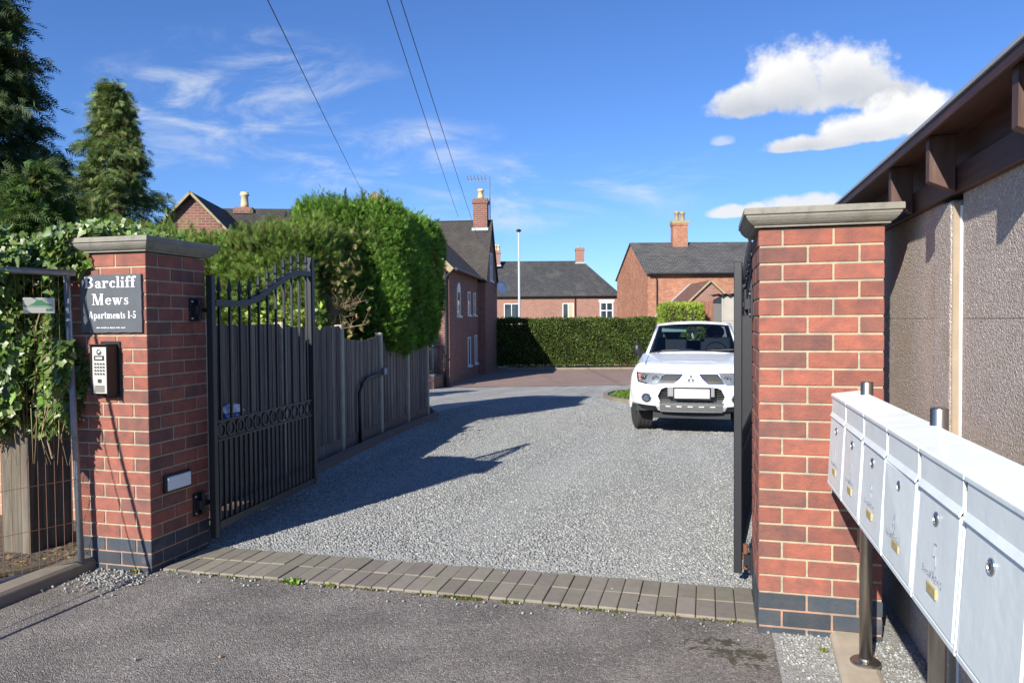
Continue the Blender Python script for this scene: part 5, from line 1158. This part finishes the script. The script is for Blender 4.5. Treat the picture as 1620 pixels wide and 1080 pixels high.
mb = MB(); ring = [(e, 1) for e in OL]+[(e, -1) for e in OL[::-1] if not (e[0] in 'nr' and e[1] == 0)]
n = len(ring)
for q in rows:
    for e, s_ in ring: mb.v.append(bpt(e, q, s_))
tops = [.93, .8, .6, .35, .1]
for k_ in tops:
    for e, s_ in ring:
        x_, y_, z_ = bpt(e, 1., s_); y2_ = y_+(.03*(1-k_) if e[0] == 'n' else 0); cr = .05*(1-k_**2)
        if abs(x_) > 0: pass
        crease = .012*math.exp(-((k_-.8)/.1)**2)
        mb.v.append((x_*k_, y2_, z_+cr*min(1, .3+y_*.9)+crease))
nr_ = len(rows)+len(tops)
for i in range(nr_-1):
    for j in range(n): mb.f.append((i*n+j, i*n+(j+1) % n, (i+1)*n+(j+1) % n, (i+1)*n+j)); mb.c.append((1, 1, 1)); mb.m.append(0)
mm_ = len(OL)
for base_ in (0, (nr_-1)*n):
    fl = [(0, 1, n-1)]+[(j, j+1, n-j-1, n-j) for j in range(1, mm_-2)]+[(mm_-2, mm_-1, mm_)]
    for f_ in fl: mb.f.append(tuple(base_+i for i in f_)); mb.c.append((1, 1, 1)); mb.m.append(0)
body = mb.build('body', 'car_paint', t, smooth=True)
# wheel arches, lower intake and cab floor cut out of the body
def boolean(o, cutters):
    for c_ in cutters:
        md = o.modifiers.new('cut', 'BOOLEAN'); md.operation = 'DIFFERENCE'; md.object = c_; md.solver = 'EXACT'
    bpy.context.view_layer.update(); dg = bpy.context.evaluated_depsgraph_get(); me = bpy.data.meshes.new_from_object(o.evaluated_get(dg)); o.modifiers.clear(); o.data = me
    for c_ in cutters: bpy.data.objects.remove(c_)
cut = []
for y_ in (.86, 3.86):
    for s_ in (-1, 1):
        c_ = MB().lathe([(.445, 0), (.445, .5)], (0, 0, 0), 28, Matrix.Translation((s_*.62 if s_ > 0 else -1.12, y_, .37)) @ Matrix.Rotation(PI/2, 4, 'Y')).build('cut', 'black_plastic', t); cut.append(c_)
c_ = MB().prism([(-.43, .50), (.43, .50), (.47, .60), (.42, .70), (.36, .725), (-.36, .725), (-.42, .70), (-.47, .60)], -.2, .16, lambda u, v_, w_: (u, w_, v_-.02)).build('cut', 'black_plastic', t); cut.append(c_)
c_ = MB().box(-.70, .70, 1.50, 3.05, .80, 1.5).build('cut', 'black_plastic', t); cut.append(c_)
c_ = MB().box(-.78, .78, 3.45, 4.85, .70, 1.5).build('cut', 'black_plastic', t); cut.append(c_)
boolean(body, cut)
me = body.data
try:
    me.set_sharp_from_angle(angle=R(35))
except Exception: pass
def onface(name, poly, mt, parent, off=.004, th=.02, step=.05, smooth=False):
    """panel following the nose: polygon in x,z laid on the front skin"""
    bm = bmesh.new(); f = bm.faces.new([bm.verts.new((x, 0, z)) for x, z in poly])
    xs = [p[0] for p in poly]
    x_ = math.floor(min(xs)/step)*step+step
    while x_ < max(xs):
        bmesh.ops.bisect_plane(bm, geom=bm.faces[:]+bm.edges[:]+bm.verts[:], plane_co=(x_, 0, 0), plane_no=(1, 0, 0)); x_ += step
    zs = [p[1] for p in poly]; z_ = math.floor(min(zs)/step)*step+step
    while z_ < max(zs):
        bmesh.ops.bisect_plane(bm, geom=bm.faces[:]+bm.edges[:]+bm.verts[:], plane_co=(0, 0, z_), plane_no=(0, 0, 1)); z_ += step
    mb = MB(); idx = {v_: i for i, v_ in enumerate(bm.verts)}; N_ = len(idx); vv = list(bm.verts)
    fr = [(v_.co.x, yf(v_.co.x, v_.co.z)-off, v_.co.z) for v_ in vv]; bk = [(a, b+th+off, c_) for a, b, c_ in fr]
    fs_ = [tuple(idx[v_] for v_ in f_.verts) for f_ in bm.faces]
    side = [(idx[e.verts[0]], idx[e.verts[1]], N_+idx[e.verts[1]], N_+idx[e.verts[0]]) for e in bm.edges if len(e.link_faces) == 1]
    bm.free(); mb.add(fr+bk, fs_+side); return mb.build(name, mt, parent, smooth=smooth)
# greenhouse
fb, ft_ = (.745, 1.28, 1.125), (.60, 2.02, 1.61)     # half width, y, z at the windscreen foot and head
rb_, rt_ = (.745, 3.30, 1.12), (.60, 3.12, 1.61)
def P4(side):
    if side == 'front': return [(-fb[0], fb[1], fb[2]), (fb[0], fb[1], fb[2]), (ft_[0], ft_[1], ft_[2]), (-ft_[0], ft_[1], ft_[2])]
    if side == 'rear': return [(rb_[0], rb_[1], rb_[2]), (-rb_[0], rb_[1], rb_[2]), (-rt_[0], rt_[1], rt_[2]), (rt_[0], rt_[1], rt_[2])]
    s_ = 1 if side == 'right' else -1
    q = [(s_*fb[0], fb[1], fb[2]), (s_*rb_[0], rb_[1], rb_[2]), (s_*rt_[0], rt_[1], rt_[2]), (s_*ft_[0], ft_[1], ft_[2])]; return q
def quadgrid(P, u0, u1, v0, v1, nu, nv, bulge, dirn):
    P = [Vector(p) for p in P]; vs_q = []
    for j in range(nv+1):
        for i in range(nu+1):
            u, v_ = u0+(u1-u0)*i/nu, v0+(v1-v0)*j/nv; p = P[0].lerp(P[1], u).lerp(P[3].lerp(P[2], u), v_); vs_q.append(p+Vector(dirn)*bulge*(1-(2*u-1)**2))
    return vs_q, [(j*(nu+1)+i, j*(nu+1)+i+1, (j+1)*(nu+1)+i+1, (j+1)*(nu+1)+i) for j in range(nv) for i in range(nu)]
mb = MB()
for side, dr, bl, mg in (('front', (0, -1, .3), .14, (.035, .965, .03, .93)), ('rear', (0, 1, 0), .04, (.07, .93, .12, .9)), ('left', (-1, 0, 0), .0, None), ('right', (1, 0, 0), .0, None)):
    P_q = P4(side)
    cells = [mg] if mg else [(.26, .56, .06, .90), (.60, .90, .06, .90)]
    # frame as strips around the openings
    if mg:
        a, b, c_, d_ = mg
        for r_ in ((0, 1, 0, c_), (0, 1, d_, 1), (0, a, c_, d_), (b, 1, c_, d_)): mb.add(*quadgrid(P_q, *r_, 12 if r_[1]-r_[0] > .5 else 1, 3, bl, dr))
    else:
        for r_ in ((0, 1, 0, .06), (0, 1, .90, 1), (0, .06, .06, .90), (.56, .60, .06, .90), (.94, 1, .06, .90)): mb.add(*quadgrid(P_q, *r_, 4, 3, 0, dr))
# roof panel
vs_r = []; nu, nv = 12, 8
for j in range(nv+1):
    for i in range(nu+1):
        u, v_ = i/nu, j/nv; x_ = (2*u-1)*.60; y0_ = 2.02-.14*(1-(2*u-1)**2); y1_ = 3.12+.04*(1-(2*u-1)**2); vs_r.append((x_, y0_+(y1_-y0_)*v_, 1.61+.14*.3*(1-(2*u-1)**2)*(1-v_)+.02*(1-(2*u-1)**2)*math.sin(PI*v_)))
mb.add(vs_r, [(j*(nu+1)+i, j*(nu+1)+i+1, (j+1)*(nu+1)+i+1, (j+1)*(nu+1)+i) for j in range(nv) for i in range(nu)])
cab = mb.build('cab_frame', 'car_paint', t, smooth=True)
md = cab.modifiers.new('s', 'SOLIDIFY'); md.thickness = .03; md.offset = -1
mb = MB()
for side, dr, bl, cells in (('front', (0, -1, .3), .14, [(.036, .964, .031, .929)]),): 
    for c_ in cells: mb.add(*quadgrid(P4(side), *c_, 14, 4, bl-.012, dr))
mb.build('windscreen', 'windscreen_glass', t, smooth=True)
mb = MB()
P_q = P4('front')
for r_ in ((.036, .964, .031, .07), (.036, .964, .90, .929), (.036, .05, .07, .90), (.95, .964, .07, .90)): mb.add(*quadgrid(P_q, *r_, 14 if r_[1]-r_[0] > .5 else 1, 1, .133, (0, -1, .3)))
mb.build('windscreen_seal', 'black_plastic', t)
for side, s_ in (('left', -1), ('right', 1)):
    for c_ in ((.06, .56, .06, .90), (.60, .94, .06, .90)): mb = MB(); mb.add(*quadgrid(P4(side), *c_, 4, 3, -.012, (s_, 0, 0))); mb.build('side_window', 'windscreen_glass', t, smooth=True)
mb = MB(); mb.add(*quadgrid(P4('rear'), .07, .93, .12, .9, 8, 3, .03, (0, 1, 0))); mb.build('rear_window', 'windscreen_glass', t, smooth=True)
# cabin
mb = MB()
mb.box(-.69, .69, 1.30, 1.75, 1.02, 1.125); mb.box(-.69, .69, 1.52, 3.0, .80, .86)
for x_ in (-.36, .36):
    mb.prism([(2.10, .85), (2.22, 1.38), (2.34, 1.38), (2.32, .85)], x_-.25, x_+.25, lambda u, v_, w_: (w_, u, v_)); mb.prism([(1.7, .86), (1.7, 1.0), (2.2, 1.0), (2.2, .86)], x_-.25, x_+.25, lambda u, v_, w_: (w_, u, v_))
    mb.lathe([(.02, -.10), (.11, -.08), (.15, .0), (.14, .07), (.08, .11), (.01, .12)], (x_, 2.30, 1.45), 12)
mb.box(-.62, .62, 2.85, 3.05, .86, 1.30)
cb = mb.build('seats', 'cabin_dark', t, bevel=.03, seg=2)
mb = MB(); Ms = Matrix.Translation((.36, 1.86, 1.14)) @ Matrix.Rotation(R(-25), 4, 'X') @ Matrix.Rotation(PI/2, 4, 'X')
pts_ = [Ms @ Vector((.18*math.cos(a*PI/12), .18*math.sin(a*PI/12), 0)) for a in range(25)]; mb.tube(pts_, .014, 6); mb.tube([Ms @ Vector((-.17, 0, 0)), Ms @ Vector((.17, 0, 0))], .02, 6); mb.build('steering_wheel', 'black_plastic', t)
MB().box(-.40, .0, 1.905, 1.915, 1.475, 1.565).build('visor_reflection_panel', 'visor_reflection', t).location = (-.12, .07, .0)  # pale green panel stands in for a visor reflection in the windscreen
MB().box(-.10, .10, 1.89, 1.91, 1.47, 1.53).build('rear_mirror', 'cabin_dark', t, bevel=.01)
mb = MB(); mb.tube([(-.02, 1.93, 1.47), (-.015, 1.93, 1.42), (.0, 1.93, 1.36)], [.004, .02, .012], 6); mb.build('air_freshener', 'white_plastic', t)
mb = MB(); mb.lathe([(.03, 0), (.022, .02), (.008, .05), (.003, .12)], (.0, 2.10, 1.70), 10); mb.build('roof_antenna', 'black_plastic', t)
for x_, s_ in ((-.50, 1), (.12, 1)):
    mb = MB(); mb.tube([(x_-.05, 1.185-.0, 1.168), (x_+.02, 1.22, 1.185), (x_+.5, 1.24, 1.205)], .010, 5); mb.build('wiper', 'black_plastic', t)
# nose: headlights, grille, badge, bumper
for s_ in (-1, 1):
    pl = [(s_*.80, .905), (s_*.785, .845), (s_*.77, .775), (s_*.60, .745), (s_*.49, .745), (s_*.42, .83), (s_*.385, .905)]
    hl = onface('headlight', pl, 'lamp_inner', t, .006, .03)
    for (x_, z_, r_, mt_) in ((.665, .835, .060, 0), (.50, .825, .052, 0)):
        mb = MB(); mb.lathe([(r_, 0), (r_, .012), (r_*.72, .006), (r_*.35, .002), (0.001, .002)], (s_*x_, yf(x_, z_)-.003, z_), 20, Mx)
        mb.build('reflector', 'chrome', hl, smooth=False)
    MB().lathe([(.030, 0), (.028, .02), (.012, .032), (.001, .035)], (s_*.665, yf(.665, .835)-.004, .835), 16, Mx).build('lens', 'window_glass', hl, smooth=True)
    onface('indicator', [(s_*.795, .88), (s_*.785, .80), (s_*.73, .80), (s_*.735, .88)], 'orange_lens', hl, .006, .01)
    onface('lamp_cover', pl, 'headlamp_glass', hl, .022, .001, smooth=True)
    gp = [(s_*.475, .755), (s_*.405, .85), (s_*.375, .895), (s_*.11, .895), (s_*.155, .83), (s_*.235, .755)]
    onface('grille', [(a*1.0, b) for a, b in gp], 'chrome', t, .004, .02)
    gq = [(s_*.452, .768), (s_*.392, .85), (s_*.365, .882), (s_*.135, .882), (s_*.175, .83), (s_*.243, .768)]
    g1 = onface('grille_mesh', gq, 'grille_mesh', t, .007, .02)
    # fog lamp in an oval recess
    fo = [(s_*(.635+.078*math.cos(a*PI/12)), .545+.072*math.sin(a*PI/12)) for a in range(24)]; fg = onface('fog_lamp', fo, 'silver_trim', t, .003, .01)
    fo = [(s_*(.635+.062*math.cos(a*PI/12)), .545+.058*math.sin(a*PI/12)) for a in range(24)]; onface('bezel', fo, 'black_plastic', fg, .007, .01)
    MB().lathe([(.045, 0), (.045, .015), (.036, .02), (.02, .012), (.001, .012)], (s_*.635, yf(.635, .545)-.006, .545), 18, Mx).build('lamp', 'chrome', fg)
    # dark plastic under the bumper corners
    onface('bumper_corner', [(s_*.47, .36), (s_*.50, .43), (s_*.86, .45), (s_*.845, .37)], 'black_plastic', t, .006, .06)
    # mirrors
    mb = MB(); mb.lathe([(.02, -.10), (.075, -.08), (.085, .0), (.08, .08), (.03, .11)], (0, 0, 0), 14, Matrix.Translation((s_*.885, 1.42, 1.19)) @ Matrix.Diagonal((.75, .7, .95, 1))); mb.tube([(s_*.76, 1.45, 1.13), (s_*.90, 1.43, 1.14)], .025, 8); mb.build('door_mirror', 'black_plastic', t, smooth=True)
# centre plinth with the emblem between the grilles
onface('badge_plinth', [(-.085, .905), (.085, .905), (.215, .742), (-.215, .742)], 'car_paint', t, .010, .03)
cy_ = yf(0, .80)-.016
for a in (90, 210, 330):
    q = [(0, .83)]
    for da in (-30, 0, 30):
        r_ = .036 if da else .036*math.cos(R(30))*2; q.append((r_*math.cos(R(a+da)), .83+r_*math.sin(R(a+da))))
    onface('emblem', q, 'emblem_grey', t, .016, .006)
mb = MB(); mb.tube([(-.075, cy_-.004, .765), (-.04, cy_-.006, .79), (0, cy_-.006, .795), (.04, cy_-.006, .79), (.075, cy_-.004, .765)], .006, 6); mb.build('badge_trim', 'silver_trim', t)
# lower intake
bx('intake', 'grille_mesh', t, -.50, .50, .13, .16, .44, .74)
mb = MB()
for k in range(5): mb.box(-.46, .46, .09, .10, .55+k*.035, .562+k*.035)
mb.build('intake_slats', 'black_plastic', t)
onface('skid_plate', [(-.44, .345), (.44, .345), (.445, .475), (-.445, .475)], 'silver_trim', t, .010, .05)
onface('chrome_strip', [(-.45, .475), (.45, .475), (.45, .495), (-.45, .495)], 'chrome', t, .018, .05)
mb = MB()
for k in range(5): x_ = -.32+k*.155; mb.box(x_-.035, x_+.035, yf(x_, .42)-.016, yf(x_, .42)-.005, .425, .440)
mb.build('skid_highlights', 'white_plastic', t)  # white bars stand in for bright highlights on the skid plate
bx('number_plate_backing', 'silver_trim', t, -.33, .33, -.012, .08, .575, .715, bevel=.01)
npt = MB().box(-.262, .262, -.024, -.012, .520, .690).build('number_plate', 'black_plastic', t); npt.location = (.015, 0, .02); MB().box(-.240, .240, -.028, -.0242, .541, .669).build('plate_face', 'white_letter', npt)
for s_ in (-1, 1):
    pts_ = []
    for k in range(9):
        y_ = .30+k*.12; k2 = .86+.0*k; x_ = CW*.865*k2; pts_.append((s_*x_, y_, ztop(y_)+.05*(1-k2**2)*min(1, .3+.9*y_)+.012*math.exp(-((k2-.8)/.1)**2)))
    MB().tube(pts_, .0045, 5).build('bonnet_seam', 'grey_seam', t)
# underside
mb = MB(); mb.box(-.80, .80, .25, 4.7, .34, .44); mb.box(-.55, .55, .22, .9, .24, .36); mb.tube([(-.7, .9, .33), (.7, .9, .33)], .05, 8); mb.build('underside', 'cabin_dark', t)
# wheels: front pair turned a little
def wheel(x_, y_, rot, s_):
    M_ = Matrix.Translation((x_, y_, .372)) @ Matrix.Rotation(rot, 4, 'Z') @ Matrix.Rotation(PI/2, 4, 'Y')
    mb = MB(); mb.lathe([(.24, -.115), (.335, -.125), (.365, -.105), (.372, -.06), (.3725, 0), (.372, .06), (.365, .105), (.335, .125), (.24, .115)], (0, 0, 0), 40, M_)
    w_ = mb.build('wheel', 'tyre', t, smooth=True)
    mb = MB()
    for k in range(60):
        a = 2*PI*k/60
        for zz, of in ((-.085, 0), (-.03, .5), (.03, 0), (.085, .5)):
            aa = a+of*2*PI/60; Mk = M_ @ Matrix.Rotation(aa, 4, 'Z') @ Matrix.Translation((.375, 0, zz)); mb.box(-.008, .005, -.013, .013, -.021, .021, None, Mk)
    mb.build('tread', 'tyre', w_)
    mb = MB(); sg = 1 if s_ > 0 else -1
    mb.lathe([(.235, -.02*sg), (.24, .11*sg), (.22, .112*sg), (.21, .06*sg), (.05, .07*sg), (.01, .08*sg)], (0, 0, 0), 30, M_); mb.build('rim', 'silver_trim', w_)
for s_ in (-1, 1): wheel(s_*.765, .86, R(14), s_); wheel(s_*.765, 3.86, 0, s_)
for s_ in (-1, 1):
    for y_ in (.86, 3.86):
        MB().tube([(s_*.888, y_+.47*math.cos(PI*k/12), .37+.47*math.sin(PI*k/12)) for k in range(13)], .022, 6).build('wheel_arch_trim', 'car_paint', t, smooth=True)
mb = MB()
for s_ in (-1, 1): mb.box(s_*.899-.006, s_*.899+.006, 1.62, 1.626, .45, 1.08); mb.box(s_*.905-.004, s_*.905+.004, 2.35, 2.5, .95, .98)
mb.build('door_lines', 'black_plastic', t)
